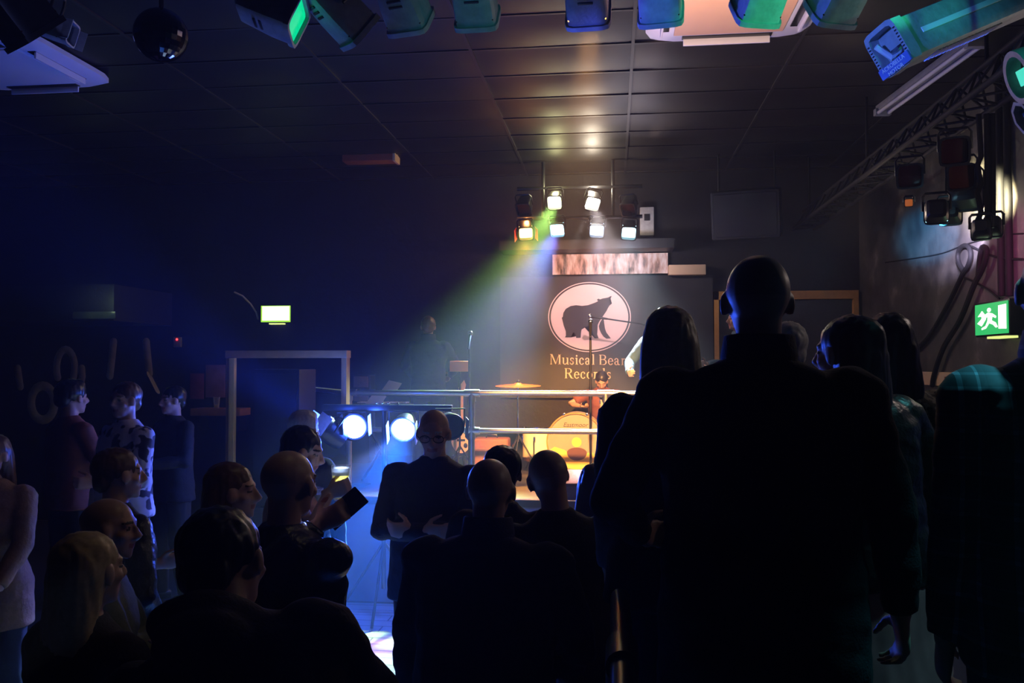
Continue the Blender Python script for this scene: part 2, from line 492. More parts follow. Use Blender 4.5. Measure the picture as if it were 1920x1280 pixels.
ARM = {
    'down': lambda s: (V((s * .285, .04, .84)), V((s * 1, -.6, 0)), None, .35),
    'pocket': lambda s: (V((s * .215, .075, .94)), V((s * 1, -.75, 0)), None, .5),
    'akimbo': lambda s: (V((s * .20, .04, 1.00)), V((s * 1, -.35, .1)), None, .7),
    'hold': lambda s: (V((s * .17, .30, 1.15)), V((s * .8, -.4, -1)), (V((-s * .25, 1, .1)), V((0, -.05, 1))), .75),
    'rest': lambda s: (V((s * .20, .33, 1.08)), V((s * 1, -.3, -.5)), (V((-s * .5, 1, -.1)), V((0, 0.4, 1))), .6),
    'folded': lambda s: (V((-s * .05, .215, 1.18)), V((s * 1, .1, -.7)), (V((-s * 1, .15, .05)), V((0, .2, 1))), .4),
}
PEOPLE = {}

def person(key, label, px, top, Y, floor, group=None, yaw=0, lean=0, side=0, hyaw=0, hpitch=0, hroll=0, w=1.0, belly=1.0, fem=False,
           arms=('down', 'down'), coat='coat_black', hem=.82, sleeve='long', legs='black_cloth', skirt=None, skirt_hem=.6,
           hair='short', hairmat='hair_dark', hairlen=.3, collar=None, glasses=False, seated=None, voxel=.0105, wr=.006, shoes='shoe', cat='person', legspread=1.0, bald_mat='skin', hood=False, tuck=None):
    bodyw = w * (0.90 if fem else 1.0)
    hipw = w * (1.02 if fem else 1.0)
    lean_r, side_r = math.radians(lean), math.radians(side)
    piv = V((0, 0, .95)) if not seated else V((0, 0, .95))
    dz = -seated if seated else 0.0

    def rotm(t):
        return Matrix.Rotation(side_r * t, 3, 'Y') @ Matrix.Rotation(-lean_r * t, 3, 'X')
    def U(p):
        p = V(p); t = smooth01((p.z - .82) / .40)
        q = piv + rotm(t) @ (p - piv)
        return q + V((0, 0, dz))
    R1 = rotm(1.0)
    Rh = rotm(0.35) @ Matrix.Rotation(math.radians(hyaw), 3, 'Z') @ Matrix.Rotation(math.radians(-hpitch), 3, 'X') @ Matrix.Rotation(math.radians(hroll), 3, 'Y')
    nb = U((0, -.012, 1.49))
    mid = (R1 @ V((0, .10, 1))).normalized() * .065 + (Rh @ V((0, .02, 1))).normalized() * .075
    hc = nb + mid + Rh @ V((0, .012, .0))
    MH = Matrix.Translation(hc) @ Rh.to_4x4()
    # topmost point of the head, with hair
    hairtop = {'bald': .114, 'short': .128, 'bushy': .145, 'long': .130, 'bob': .130, 'bun': .132}[hair]
    tp = hc + V((0, 0, 1)) * 0
    best = max(((MH @ V((0, y, z))) for y, z in ((-.015, hairtop), (-.07, hairtop - .03), (.05, hairtop - .025), (-.10, hairtop - .07))), key=lambda q: q.z)
    best2 = V((hc.x + (best.x - hc.x), best.y, best.z))
    W = P(px, top, Y)
    s = (W.z - floor) / best2.z
    yr = Matrix.Rotation(math.radians(yaw), 3, 'Z')
    off = yr @ V((best2.x * s, best2.y * s, 0))
    root_loc = V((W.x - off.x, W.y - off.y, floor))
    root = thing('person', label, cat, mtx=Matrix.Translation(root_loc) @ yr.to_4x4(), group=group)
    S4 = Matrix.Scale(s, 4)
    def fin(bm): bmesh.ops.transform(bm, matrix=S4, verts=bm.verts); return bm
    X, Yv, Z = V((1, 0, 0)), V((0, 1, 0)), V((0, 0, 1))

    def torso(bm, rows, e=2.3):
        rings = []
        for z, rx, ry, yo in rows:
            t = smooth01((z - .82) / .40); r = rotm(t)
            rings.append(sring(U((0, yo, z)), r @ X, r @ Yv, rx, ry, 26, e))
        return loft(bm, rings)

    # ---- joints
    sh = {k: U((k * .178 * bodyw, -.012, 1.418)) for k in (-1, 1)}
    ARMJ = {}
    for k, spec in ((-1, arms[0]), (1, arms[1])):
        if isinstance(spec, dict):
            Rw = yr.to_3x3().inverted()
            T = (Rw @ (P(*spec['w']) - root_loc)) / s
            hint = V(spec['hint']); curl = spec.get('curl', .6)
            hd = tuple(Rw @ V(q) for q in spec['hd'])
        elif isinstance(spec, str):
            T, hint, hd, curl = ARM[spec](k)
            T = T + V((k * .03 * (w - 1) * 5, 0, 0))
            if spec in ('hold', 'folded', 'akimbo', 'pocket', 'rest'): T = U(T)
            else: T = T + V((U((0, 0, 1.3)).x * .6, U((0, 0, 1.3)).y * .6, dz))
        else:
            T, hint = V(spec[0]), V(spec[1]); hd = spec[2] if len(spec) > 2 else None; curl = spec[3] if len(spec) > 3 else .5
        E, T = ik(sh[k], T, .295, .255, hint)
        fd = (T - E).normalized()
        if hd: hy, hx = V(hd[0]).normalized(), V(hd[1])
        else: hy, hx = fd, Yv if abs(fd.y) < .8 else Z
        hx = (hx - hy * hx.dot(hy)).normalized(); hz = hx.cross(hy)
        hm = Matrix(((hx.x, hy.x, hz.x, T.x), (hx.y, hy.y, hz.y, T.y), (hx.z, hy.z, hz.z, T.z), (0, 0, 0, 1)))
        # palm: +z for the right hand, -z for the left
        ARMJ[k] = (sh[k], E, T, hm, curl)
    if seated:
        hips = {k: V((k * .09, .0, .93 + dz)) for k in (-1, 1)}
        LEG = {k: (hips[k], V((k * .20, .40, .53)), V((k * .22, .36, .09))) for k in (-1, 1)}
    else:
        LEG = {k: (V((k * .088 * hipw, 0, .91)), V((k * .10 * legspread, .02 + .02 * k, .49)), V((k * .115 * legspread, -.02 + .04 * k, .085))) for k in (-1, 1)}

    # ---- the body, one continuous surface
    bm = new_bm()
    torso(bm, [(.80, .10 * hipw, .085, 0), (.86, .145 * hipw, .095, -.004), (.94, .158 * hipw, .105, -.008), (1.05, .135 * bodyw, .095 * belly, .0), (1.18, .138 * bodyw, .098 * belly, .002), (1.30, .150 * bodyw, .100, .002), (1.38, .148 * bodyw, .088, -.006), (1.43, .115 * bodyw, .066, -.014), (1.475, .085, .058, -.014), (1.50, .056, .054, -.012)])
    tube(bm, [U((0, -.014, 1.44)), nb, (nb + hc) / 2 + Rh @ V((0, -.010, -.02)), hc + Rh @ V((0, -.018, -.03))], [.066, .058, .053 if not fem else .047, .056], 16)
    for k in (-1, 1):
        S, E, T, hm, curl = ARMJ[k]
        ell(bm, S + V((-k * .012, 0, -.012)), .040 * bodyw)
        tube(bm, [S + V((-k * .012, 0, -.012)), S.lerp(E, .4), E, E.lerp(T, .3), T], [.040, .043, .037, .039, .026], 12, True)
        hand(bm, hm, k, curl)
        h, kn, an = LEG[k]
        tube(bm, [h, h.lerp(kn, .35), kn, kn.lerp(an, .3), kn.lerp(an, .65), an], [.085, .076, .052, .054, .042, .034], 14, True)
        tube(bm, [an + V((0, -.05, -.05)), an + V((0, .02, -.045)), an + V((k * .012, .13, -.062))], [.032, .035, .022], 10, True)
    def H(c, r, rot=None): ell(bm, c, r, MH if rot is None else MH @ rot, 18, 12)
    H((0, -.014, .028), (.0755, .096, .086))
    H((0, .018, -.030), (.060, .070, .070))
    H((0, .040, -.066), (.046, .046, .040))
    H((0, .066, -.090), (.022, .020, .018))
    H((0, .070, .030), (.052, .020, .012))
    H((.038, .058, -.018), (.024, .024, .022)); H((-.038, .058, -.018), (.024, .024, .022))
    H((0, .083, -.056), (.022, .010, .010))
    for k in (-1, 1):
        H((k * .031, .074, .008), (.0135, .012, .010))
        H((k * .079, -.012, -.004), (.009, .021, .032), Matrix.Rotation(k * .35, 4, 'Z'))
    b2 = [MH @ V(p) for p in ((0, .084, .022), (0, .098, .000), (0, .110, -.022), (0, .098, -.034))]
    tube(bm, b2, [.007, .0095, .0135, .009], 10, True)
    ell(bm, MH @ V((.010, .098, -.027)), .009, None, 8, 6); ell(bm, MH @ V((-.010, .098, -.027)), .009, None, 8, 6)
    fin(bm)
    MHi = MH.inverted(); si = 1 / s
    def post(me):
        for p in me.polygons:
            q = MHi @ (p.center * si)
            if q.z < -.12 or q.length > .17: continue
            if q.y > .06 and ((abs(q.x) - .031) / .013) ** 2 + ((q.z - .008) / .007) ** 2 < 1: p.material_index = 2
            elif q.y > .07 and abs(q.x) < .024 and abs(q.z + .056) < .009: p.material_index = 1
            elif q.y > .055 and .012 < abs(q.x) < .048 and .027 < q.z < .036: p.material_index = 3
            elif hair == 'bald' and q.z > .01 and q.y < .06 - .0 * q.z and abs(q.x) < .082 and (q.y < .02 or q.z > .05): p.material_index = 4
    job('body', bm, M['skin'], root, voxel * .8 * s, 3, None, post, (M['lip'], M['eye'], M[hairmat], M[bald_mat]))

    # ---- trousers or skirt
    if skirt:
        bm = new_bm()
        torso(bm, [(skirt_hem, .225 * hipw, .19, .0), (skirt_hem + .02, .225 * hipw, .19, .0), (.75, .205 * hipw, .165, .0), (.90, .19 * hipw, .14, -.006), (1.0, .165 * hipw, .122, 0), (1.07, .15 * hipw, .112, 0), (1.08, .12, .09, 0)])
        job('skirt', fin(bm), M[skirt], root, voxel, 3, (.010, 13, 2.5, px))
        bm = new_bm()
        for k in (-1, 1):
            h, kn, an = LEG[k]
            tube(bm, [h, h.lerp(kn, .4), kn, kn.lerp(an, .3), an], [.088, .079, .056, .058, .038], 14, True)
        job('tights', fin(bm), M['black_cloth'], root, voxel, 2)
    else:
        bm = new_bm()
        torso(bm, [(.79, .10 * hipw, .10, 0), (.84, .168 * hipw, .118, -.004), (.93, .180 * hipw, .126, -.008), (1.02, .168 * hipw, .12, 0), (1.035, .14 * hipw, .10, 0)])
        for k in (-1, 1):
            h, kn, an = LEG[k]
            tube(bm, [h + V((0, 0, .02)), h.lerp(kn, .35), kn, kn.lerp(an, .35), an + V((0, 0, -.02))], [.108, .100, .078, .072, .062], 16, False)
        job('trousers', fin(bm), M[legs], root, voxel, 3, (.005, 16, 7, px))
    for k in (-1, 1):
        an = LEG[k][2]
        bm = new_bm()
        rings = []
        for yy, rx, rz in ((-.085, .020, .020), (-.075, .033, .036), (-.02, .040, .045), (.05, .044, .036), (.12, .047, .028), (.165, .040, .024), (.19, .020, .014)):
            rings.append(sring(V((an.x + k * .10 * max(0, yy) * .5, an.y + yy, max(rz * .95, .012) + an.z - .085)), X, Z, rx, rz, 14, 2.6))
        loft(bm, rings)
        obj('shoe', fin(bm), M[shoes], root)

    # ---- coat / shirt
    bm = new_bm()
    g = 1.0
    hz = hem
    rows = [(hz, .205 * hipw, .150 * max(1, belly * .95), -.004), (hz + .015, .206 * hipw, .151 * max(1, belly * .95), -.004)]
    if hz < .9: rows.append((.95, .196 * hipw, .146 * max(1, belly), -.004))
    rows += [(1.08, (.178 if fem else .188) * bodyw, .138 * belly, .0), (1.2, .187 * bodyw, .138 * belly, .002), (1.31, .202 * bodyw, .138, .0), (1.385, .200 * bodyw, .122, -.008), (1.435, .168 * bodyw, .098, -.014), (1.468, .118 * bodyw, .080, -.014), (1.495, .078, .070, -.013), (1.512, .068, .064, -.012)]
    torso(bm, rows, 2.4)
    for k in (-1, 1):
        S, E, T, hm, curl = ARMJ[k]
        ell(bm, S + R1 @ V((-k * .012, 0, -.008)), (.074 * bodyw, .072, .068))
        if sleeve == 'long':
            tube(bm, [S, S.lerp(E, .5), E, E.lerp(T, .45), T.lerp(E, .04)], [.068, .064, .057, .053, .042], 14, False)
            ell(bm, E, .057)
        else:
            tube(bm, [S, S.lerp(E, .5), S.lerp(E, .75)], [.068, .066, .064], 14, False)
    if fem:
        for k in (-1, 1): ell(bm, U((k * .075, .095, 1.27)), (.072, .06, .068))
    if hood:
        ell(bm, U((0, -.085, 1.47)), (.125, .062, .07)); ell(bm, U((0, -.115, 1.41)), (.105, .05, .08))
    nm = 'shirt' if coat in ('plaid', 'splotch', 'shirt_blue', 'shirt_rust', 'white_shirt', 'leopard') else 'jacket'
    job(nm, fin(bm), M[coat], root, voxel, 3, (wr, 9, 14, px + 3))
    if collar:
        bm = new_bm()
        r35 = rotm(.8)
        rings = [sring(U((0, -.014, 1.478)), R1 @ X, R1 @ Yv, .088, .082, 24), sring(U((0, -.012, 1.50)) + V((0, 0, .0)), R1 @ X, R1 @ Yv, .090, .083, 24), sring(U((0, -.020, 1.548)), r35 @ X, r35 @ Yv, .082, .078, 24),
                 sring(U((0, -.020, 1.552)), r35 @ X, r35 @ Yv, .074, .070, 24), sring(U((0, -.014, 1.50)), R1 @ X, R1 @ Yv, .074, .068, 24), sring(U((0, -.014, 1.478)), R1 @ X, R1 @ Yv, .074, .068, 24)]
        vr = [[bm.verts.new(p) for p in r] for r in rings]
        for a, b in zip(vr, vr[1:] + vr[:1]):
            for i in range(24):
                j = (i + 1) % 24; bm.faces.new((a[i], a[j], b[j], b[i]))
        obj('collar', fin(bm), M[collar], root, angle=80)
    # ---- hair
    if hair != 'bald':
        bm = new_bm()
        def G(c, r): ell(bm, c, r, MH, 20, 12)
        if hair == 'bushy':
            G((0, -.022, .052), (.092, .106, .092)); G((0, .03, .095), (.06, .05, .045)); G((0, -.075, -.005), (.072, .050, .06))
        else:
            G((0, -.024, .040), (.0835, .102, .0885)); G((0, -.070, -.018), (.066, .046, .058))
        if hair in ('short', 'bushy'):
            G((.066, -.012, .03), (.018, .034, .036)); G((-.066, -.012, .03), (.018, .034, .036))
        if hair in ('long', 'bob'):
            L = hairlen
            rows = [(.05, .084, .090, -.022), (.0, .093, .084, -.040), (-.07, .098, .070, -.054), (-.14, .103, .058, -.066)]
            z = -.14
            while z - .07 > -L:
                z -= .07; rows.append((z, .105, .048, -.074))
            rows.append((-L, .092, .034, -.074))
            rings = [sring(MH @ V((0, yo, z)), Rh @ X, Rh @ Yv, rx, ry, 22, 2.2) for z, rx, ry, yo in rows]
            loft(bm, rings)
        if hair == 'bun': G((0, -.125, .055), (.045, .04, .045))
        job('hair', fin(bm), M[hairmat], root, .0085, 3, (.0045, 60, 9, px))
    if glasses:
        bm = new_bm()
        for k in (-1, 1):
            pts = [MH @ V((k * .033 + .025 * math.cos(a), .106, .006 + .018 * math.sin(a))) for a in [2 * PI * i / 16 for i in range(17)]]
            tube(bm, pts, .0022, 6)
            tube(bm, [MH @ V((k * .058, .104, .010)), MH @ V((k * .076, .07, .012)), MH @ V((k * .083, -.01, .014))], .0022, 6)
        tube(bm, [MH @ V((-.010, .108, .010)), MH @ V((0, .113, .014)), MH @ V((.010, .108, .010))], .002, 6)
        obj('glasses', fin(bm), M['black_metal'], root)
    world = root.matrix_world.copy()
    HM = {k: world @ S4 @ ARMJ[k][3] for k in (-1, 1)}
    PEOPLE[key] = dict(root=root, hands=HM, s=s, height=W.z - floor, loc=root_loc)
    return PEOPLE[key]
# ------------------------------------------------------------------ the room
XL, XR, YB, YF, ZC = -8.6, 2.9, 10.5, -2.5, 4.4
STAGE_Z, STAGE_Y = 0.91, 7.2
PLAT = 0.5
bm = new_bm(); box(bm, (XL - .2, YF - .2, -.2), (XR + .2, YB + .2, 0))
struct('floor', bm, M['dance_floor'], 'pale plank dance floor under the crowd', 'floor')
bm = new_bm(); box(bm, (XL - .2, YB, 0), (XR + .2, YB + .2, ZC + .2))
struct('wall_back', bm, M['wall'], 'dark painted back wall behind the stage', 'wall')
bm = new_bm(); box(bm, (XR, YF, 0), (XR + .2, YB, ZC + .2))
struct('wall_right', bm, M['rough_wall'], 'patchy painted side wall with the exit sign and cable loops', 'wall')
bm = new_bm(); box(bm, (XL - .2, YF, 0), (XL, YB, ZC + .2))
struct('wall_left', bm, M['wall'], 'dark side wall on the far side of the dance floor', 'wall')
bm = new_bm(); box(bm, (XL - .2, YF - .2, 0), (XR + .2, YF, ZC + .2))
struct('wall_front', bm, M['wall'], 'dark wall behind the viewer', 'wall')

# ceiling: sagging boards in a grid
bm = new_bm()
ty0, tx0 = 6.24 - .6 * 14, -1.05 - 1.2 * 7
nx, ny = 7, 5
rnd = random.Random(3)
for i in range(11):
    for j in range(23):
        x0, y0 = tx0 + 1.2 * i, ty0 + .6 * j
        sag = .012 + .022 * rnd.random(); tl = rnd.uniform(-.008, .008); tl2 = rnd.uniform(-.006, .010)
        if abs(x0 - .15 + 1.2) < .01 and abs(y0 - 9.24) < .02: tl2 = .03
        g = []
        for a in range(nx):
            row = []
            for b in range(ny):
                u, v = a / (nx - 1), b / (ny - 1)
                x = min(XR + .1, max(XL - .1, x0 + .006 + u * 1.188)); y = min(YB + .1, max(YF - .1, y0 + .006 + v * .588))
                z = ZC - sag * (1 - (2 * u - 1) ** 4) * (1 - (2 * v - 1) ** 2) + tl * (u - .5) - tl2 * abs(v - .5) * (u)
                row.append(bm.verts.new((x, y, z)))
            g.append(row)
        for a in range(nx - 1):
            for b in range(ny - 1):
                bm.faces.new((g[a][b], g[a][b + 1], g[a + 1][b + 1], g[a + 1][b]))
box(bm, (XL - .2, YF - .2, ZC + .05), (XR + .2, YB + .2, ZC + .2))
struct('ceiling', bm, M['ceiling'], 'dark sagging ceiling boards above the dance floor', 'ceiling', True)
bm = new_bm()
for i in range(12):
    x = tx0 + 1.2 * i
    if XL < x < XR: box(bm, (x - .012, YF, ZC - .012), (x + .012, YB, ZC + .03))
for j in range(24):
    y = ty0 + .6 * j
    if YF < y < YB: box(bm, (XL, y - .012, ZC - .008), (XR, y + .012, ZC + .03))
struct('trim_1', bm, M['ceiling_grid'], 'metal strips between the ceiling boards', 'ceiling trim')

# raised viewing platform on the right hand side and the raised seating edge far left
bm = new_bm(); box(bm, (.0, YF, 0), (XR, 6.2, PLAT))
struct('trim_2', bm, M['carpet'], 'raised carpeted viewing platform', 'platform')
bm = new_bm(); box(bm, (XL, 4.5, 0), (-2.35, 9.2, .25))
struct('trim_3', bm, M['carpet'], 'low raised seating area along the far side', 'platform')
# stage
SX0 = P(648, 900, STAGE_Y).x
bm = new_bm(); box(bm, (SX0, STAGE_Y, 0), (XR, YB, STAGE_Z))
st = struct('trim_4', bm, M['stage_ply'], 'raised stage deck under the drum kit', 'stage')
bm = new_bm(); box(bm, (SX0, STAGE_Y - .02, .02), (XR, STAGE_Y, STAGE_Z - .06))
fs = obj('fascia_panel', bm, M['fascia'], st); fs['label'] = 'blue grey stage front panel'
bm = new_bm(); box(bm, (SX0, STAGE_Y - .035, STAGE_Z - .06), (XR, STAGE_Y, STAGE_Z))
obj('edge_strip', bm, M['black_metal'], st)

# beams and boards on the back wall
a, b = P(940, 470, 10.25), P(1262, 452, 10.25)
bm = new_bm(); box(bm, (a.x, 10.05, a.z - .02), (b.x, YB, a.z + .09))
struct('trim_5', bm, M['black_paint'], 'timber ledge under the stage lamps', 'ledge')
a, b = P(1036, 515, 10.44), P(1252, 474, 10.44)
bm = new_bm(); 
n = 44
g = []
for i in range(n + 1):
    u = i / n; row = []
    for j in range(9):
        v = j / 8; x = a.x + (b.x - a.x) * u; z = a.z + (b.z - a.z) * v
        row.append(bm.verts.new((x, 10.44 - .03 * abs(noise.noise(V((x * 9, z * 4, 1.3)))), z)))
    g.append(row)
for i in range(n):
    for j in range(8): bm.faces.new((g[i][j], g[i + 1][j], g[i + 1][j + 1], g[i][j + 1]))
box(bm, (a.x, 10.445, a.z), (b.x, 10.5, b.z))
tag(obj('wall_board', bm, M['foil']), 'crumpled shiny board strip between the banner and the timber ledge', 'board')
a, b = P(1253, 517, 10.4), P(1322, 497, 10.4)
bm = new_bm(); rbox(bm, (a.x, 10.3, a.z), (b.x, YB, b.z), .012)
tag(obj('junction_box', bm, M['board']), 'pale flat box on the wall at the corner of the banner', 'box')
a, b = P(1200, 442, 10.4), P(1226, 388, 10.4)
t = thing('fuse_box', 'dim upright box on the wall beside the lamp rig', 'electrical box', (a.x, 10.5, a.z))
bm = new_bm(); rbox(bm, (0, -.12, 0), (b.x - a.x, 0, b.z - a.z), .012); obj('casing', bm, M['can'], t)
bm = new_bm(); rbox(bm, (.05, -.13, .18), (b.x - a.x - .05, -.115, .26), .004); obj('panel_door', bm, M['black_metal'], t)

# doorway to the right of the banner
a, b = P(1338, 547, 10.45), P(1590, 900, 10.45)
dz = a.z
bm = new_bm()
box(bm, (a.x, 10.40, STAGE_Z), (a.x + .055, YB, dz))
d1 = struct('door_1', bm, M['wood'], 'doorway with a lit timber frame beside the banner', 'door')
bm = new_bm(); box(bm, (a.x, 10.40, dz - .10), (2.86, YB, dz)); obj('lintel_board', bm, M['wood'], d1)
bm = new_bm(); box(bm, (2.80, 10.40, STAGE_Z), (2.86, YB, dz - .10)); obj('jamb', bm, M['wood'], d1)
bm = new_bm(); box(bm, (a.x + .055, 10.46, STAGE_Z), (2.80, 10.495, dz - .10)); obj('door_leaf', bm, M['black_paint'], d1)

# white boards along the right wall
def wallR(px, py):
    """point of the right wall seen at a pixel"""
    q = P(px, py, 1.0); return V((XR, XR / q.x, CAM_Z + (q.z - CAM_Z) * XR / q.x))
a, b = wallR(1668, 694), wallR(1832, 727)
bm = new_bm(); box(bm, (XR - .03, 5.2, b.z - .0), (XR, a.y, wallR(1750, 697).z))
struct('trim_6', bm, M['board'], 'cream board running along the side wall', 'wall board')
c = wallR(1816, 715)
t = thing('wall_shelf', 'small dark open shelf on the cream wall board near the exit sign', 'shelf', (XR, 5.25, c.z))
bm = new_bm(); box(bm, (-.20, 0, .04), (-.031, c.y - 5.25, .065)); obj('top_board', bm, M['board'], t)
bm = new_bm(); box(bm, (-.19, 0, -.10), (-.031, c.y - 5.25, -.085)); obj('lower_board', bm, M['tolex'], t)
bm = new_bm(); box(bm, (-.19, c.y - 5.27, -.085), (-.031, c.y - 5.25, .04)); obj('end_board', bm, M['tolex'], t)

# ------------------------------------------------------------------ lettering
def Rq(x0, y0, x1, y1): return [[(x0, y0), (x1, y0), (x1, y1), (x0, y1)]]
def Pq(*p): return [list(p)]
def Arc(cx, cy, rx, ry, a0, a1, thick=.095, thin=.040, n=14):
    out = []; pr = None
    for i in range(n + 1):
        t = math.radians(a0 + (a1 - a0) * i / n); c, s = math.cos(t), math.sin(t)
        w = thin + (thick - thin) * abs(c) ** 1.5
        o = (cx + rx * c, cy + ry * s); q = (cx + max(.001, rx - w) * c, cy + max(.001, ry - (thin + (thick - thin) * .15)) * s)
        if pr: out.append([pr[0], o, q, pr[1]])
        pr = (o, q)
    return out
def stem(x, y0, y1, w=.095, foot=True, head=None):
    g = Rq(x, y0, x + w, y1)
    if foot: g += Rq(x - .05, y0, x + w + .05, y0 + .032)
    if head == 'full': g += Rq(x - .05, y1 - .032, x + w + .05, y1)
    if head == 'flag': g += Pq((x - .055, y1 - .05), (x, y1 - .07), (x, y1), (x - .055, y1 - .03))
    return g
GL = {
    'M': (.92, stem(.09, 0, .70, .045, True, None) + Rq(.03, .668, .15, .70) + Pq((.09, .70), (.20, .70), (.49, .06), (.43, 0)) + Pq((.43, 0), (.48, .06), (.74, .70), (.70, .70)) + stem(.70, 0, .70, .10, True, 'full')),
    'u': (.56, Rq(.07, .14, .165, .47) + Rq(.02, .438, .12, .47) + Arc(.235, .15, .165, .16, 180, 300, .095, .045) + Pq((.29, .02), (.40, .10), (.40, .16), (.27, .05)) + Rq(.38, .0, .475, .47) + Rq(.33, .438, .40, .47) + Rq(.45, 0, .53, .032)),
    's': (.42, Arc(.20, .35, .135, .13, 25, 215, .085, .045) + Pq((.065, .33), (.10, .25), (.33, .14), (.33, .22)) + Pq((.10, .26), (.15, .28), (.30, .22), (.33, .16)) + Arc(.20, .125, .14, .135, 35, -150, .09, .045) + Rq(.055, .04, .078, .16) + Rq(.305, .33, .328, .45)),
    'i': (.28, stem(.09, 0, .47, .095, True, 'flag') + Arc(.137, .60, .06, .06, 0, 360, .058, .058)),
    'c': (.46, Arc(.24, .235, .20, .245, 50, 325, .10, .045) + Arc(.345, .36, .05, .05, 0, 360, .048, .048)),
    'a': (.52, Arc(.20, .34, .155, .14, 0, 150, .09, .05) + Rq(.265, .10, .355, .34) + Pq((.355, .10), (.355, .0), (.46, .0), (.48, .05), (.43, .06)) + Arc(.19, .135, .145, .145, 40, 320, .095, .045) + Arc(.09, .36, .045, .045, 0, 360, .043, .043) + Pq((.27, .10), (.36, .10), (.40, 0), (.33, 0))),
    'l': (.28, stem(.09, 0, .73, .095, True, 'flag')),
    'B': (.66, stem(.09, 0, .70, .10, True, None) + Rq(.03, .668, .35, .70) + Rq(.03, 0, .36, .032) + Rq(.15, .35, .36, .388) + Arc(.34, .527, .22, .173, -90, 90, .10, .045) + Arc(.355, .19, .255, .198, -90, 90, .11, .045)),
    'e': (.48, Arc(.245, .235, .205, .245, 8, 325, .10, .045) + Rq(.08, .235, .44, .272)),
    'r': (.42, stem(.09, 0, .47, .095, True, 'flag') + Arc(.275, .32, .13, .15, 60, 165, .06, .055) + Arc(.345, .40, .05, .05, 0, 360, .048, .048)),
    'R': (.70, stem(.09, 0, .70, .10, True, None) + Rq(.03, .668, .36, .70) + Rq(.15, .34, .36, .378) + Arc(.35, .52, .225, .18, -90, 90, .10, .045) + Pq((.30, .35), (.41, .36), (.62, .032), (.51, .0)) + Rq(.50, 0, .70, .032)),
    'o': (.52, Arc(.26, .235, .215, .245, 0, 360, .10, .045, 26)),
    'd': (.56, Arc(.235, .235, .195, .245, 40, 320, .10, .045) + Rq(.355, 0, .45, .73) + Pq((.30, .68), (.355, .66), (.355, .73), (.30, .70)) + Rq(.44, 0, .51, .032)),
    ' ': (.26, []),
}
def word_width(wd): return sum(GL[c][0] for c in wd)
def word(bm, wd, x, z, sx, sz, T):
    for c in wd:
        adv, polys = GL[c]
        for p in polys:
            vs = [bm.verts.new(T(x + q[0] * sx, z + q[1] * sz)) for q in p]
            try: bm.faces.new(vs)
            except ValueError: pass
        x += adv * sx

def text_mesh(fc, material):
    tmp = bpy.data.objects.new('tmp_text', fc); COL.objects.link(tmp)
    bpy.context.view_layer.update()
    me = bpy.data.meshes.new_from_object(tmp.evaluated_get(bpy.context.evaluated_depsgraph_get()))
    bpy.data.objects.remove(tmp); bpy.data.curves.remove(fc)
    me.materials.clear(); me.materials.append(material); me.name = 'lettering'
    o = bpy.data.objects.new('lettering', me); COL.objects.link(o)
    return o

# ------------------------------------------------------------------ banner
BY = 10.42
b0, b1 = P(938, 745, BY), P(1336, 515, BY)
ban = thing('banner', 'black stage banner with a bear in a pale oval and cream lettering', 'banner', (b0.x, BY, b0.z))
bw, bh = b1.x - b0.x, b1.z - b0.z
bm = new_bm()
g = []
for i in range(25):
    u = i / 24
    g.append([bm.verts.new((u * bw, .012 * math.sin(u * 17) * (1 - .5 * v / 5) - .012, v / 5 * bh)) for v in range(6)])
    
for i in range(24):
    for j in range(5): bm.faces.new((g[i][j], g[i + 1][j], g[i + 1][j + 1], g[i][j + 1]))
r = bmesh.ops.extrude_face_region(bm, geom=bm.faces[:])
bmesh.ops.translate(bm, vec=(0, .004, 0), verts=[v for v in r['geom'] if isinstance(v, bmesh.types.BMVert)])
obj('cloth', bm, M['banner'], ban)
def BT(px, py, dy=0.0):
    q = P(px, py, BY); return V((q.x - b0.x, -.028 + dy, q.z - b0.z))
def zoomBT(zx, zy, dy): return BT(960 + zx / 5.818, 510 + zy / 5.818, dy)
oc, orx, orz = (1105.5, 594.5), 77.5, 65.5
def oval(bm, k0, k1, dy, n=72):
    ro = [bm.verts.new(BT(oc[0] + orx * k1 * math.cos(2 * PI * i / n), oc[1] - orz * k1 * math.sin(2 * PI * i / n), dy)) for i in range(n)]
    if k0 <= 0: bm.faces.new(ro); return
    ri = [bm.verts.new(BT(oc[0] + orx * k0 * math.cos(2 * PI * i / n), oc[1] - orz * k0 * math.sin(2 * PI * i / n), dy)) for i in range(n)]
    for i in range(n):
        j = (i + 1) % n; bm.faces.new((ro[i], ro[j], ri[j], ri[i]))
bm = new_bm(); oval(bm, .975, 1.0, 0); oval(bm, 0, .935, 0); obj('oval_print', bm, M['print'], ban, False)
bear = [(1088, 262), (1075, 292), (1060, 318), (1064, 340), (1090, 345), (1064, 366), (1048, 392), (1032, 424), (1010, 455), (985, 488), (972, 512), (950, 545), (936, 575), (930, 610), (924, 640), (930, 680), (945, 720), (903, 722), (885, 690), (868, 648), (862, 620), (858, 588),
        (830, 590), (795, 606), (760, 628), (754, 660), (750, 716), (702, 718), (700, 700), (688, 680), (672, 655), (655, 680), (646, 712), (580, 713), (590, 690), (588, 645), (566, 585), (553, 530), (545, 500), (556, 488), (562, 445), (588, 402), (640, 372), (700, 362), (765, 370), (830, 362), (905, 335), (938, 320), (928, 300), (945, 291), (962, 300), (985, 290), (1030, 282), (1056, 276), (1070, 266)]
cres = [(990, 508), (1000, 512), (1003, 560), (1012, 610), (1030, 660), (1050, 695), (1078, 723), (1030, 727), (1000, 705), (972, 665), (954, 625), (948, 590), (960, 552), (975, 525)]
bm = new_bm()
for poly in (bear, cres):
    bm.faces.new([bm.verts.new(zoomBT(x, y, -.004)) for x, y in poly])
bmesh.ops.triangulate(bm, faces=bm.faces)
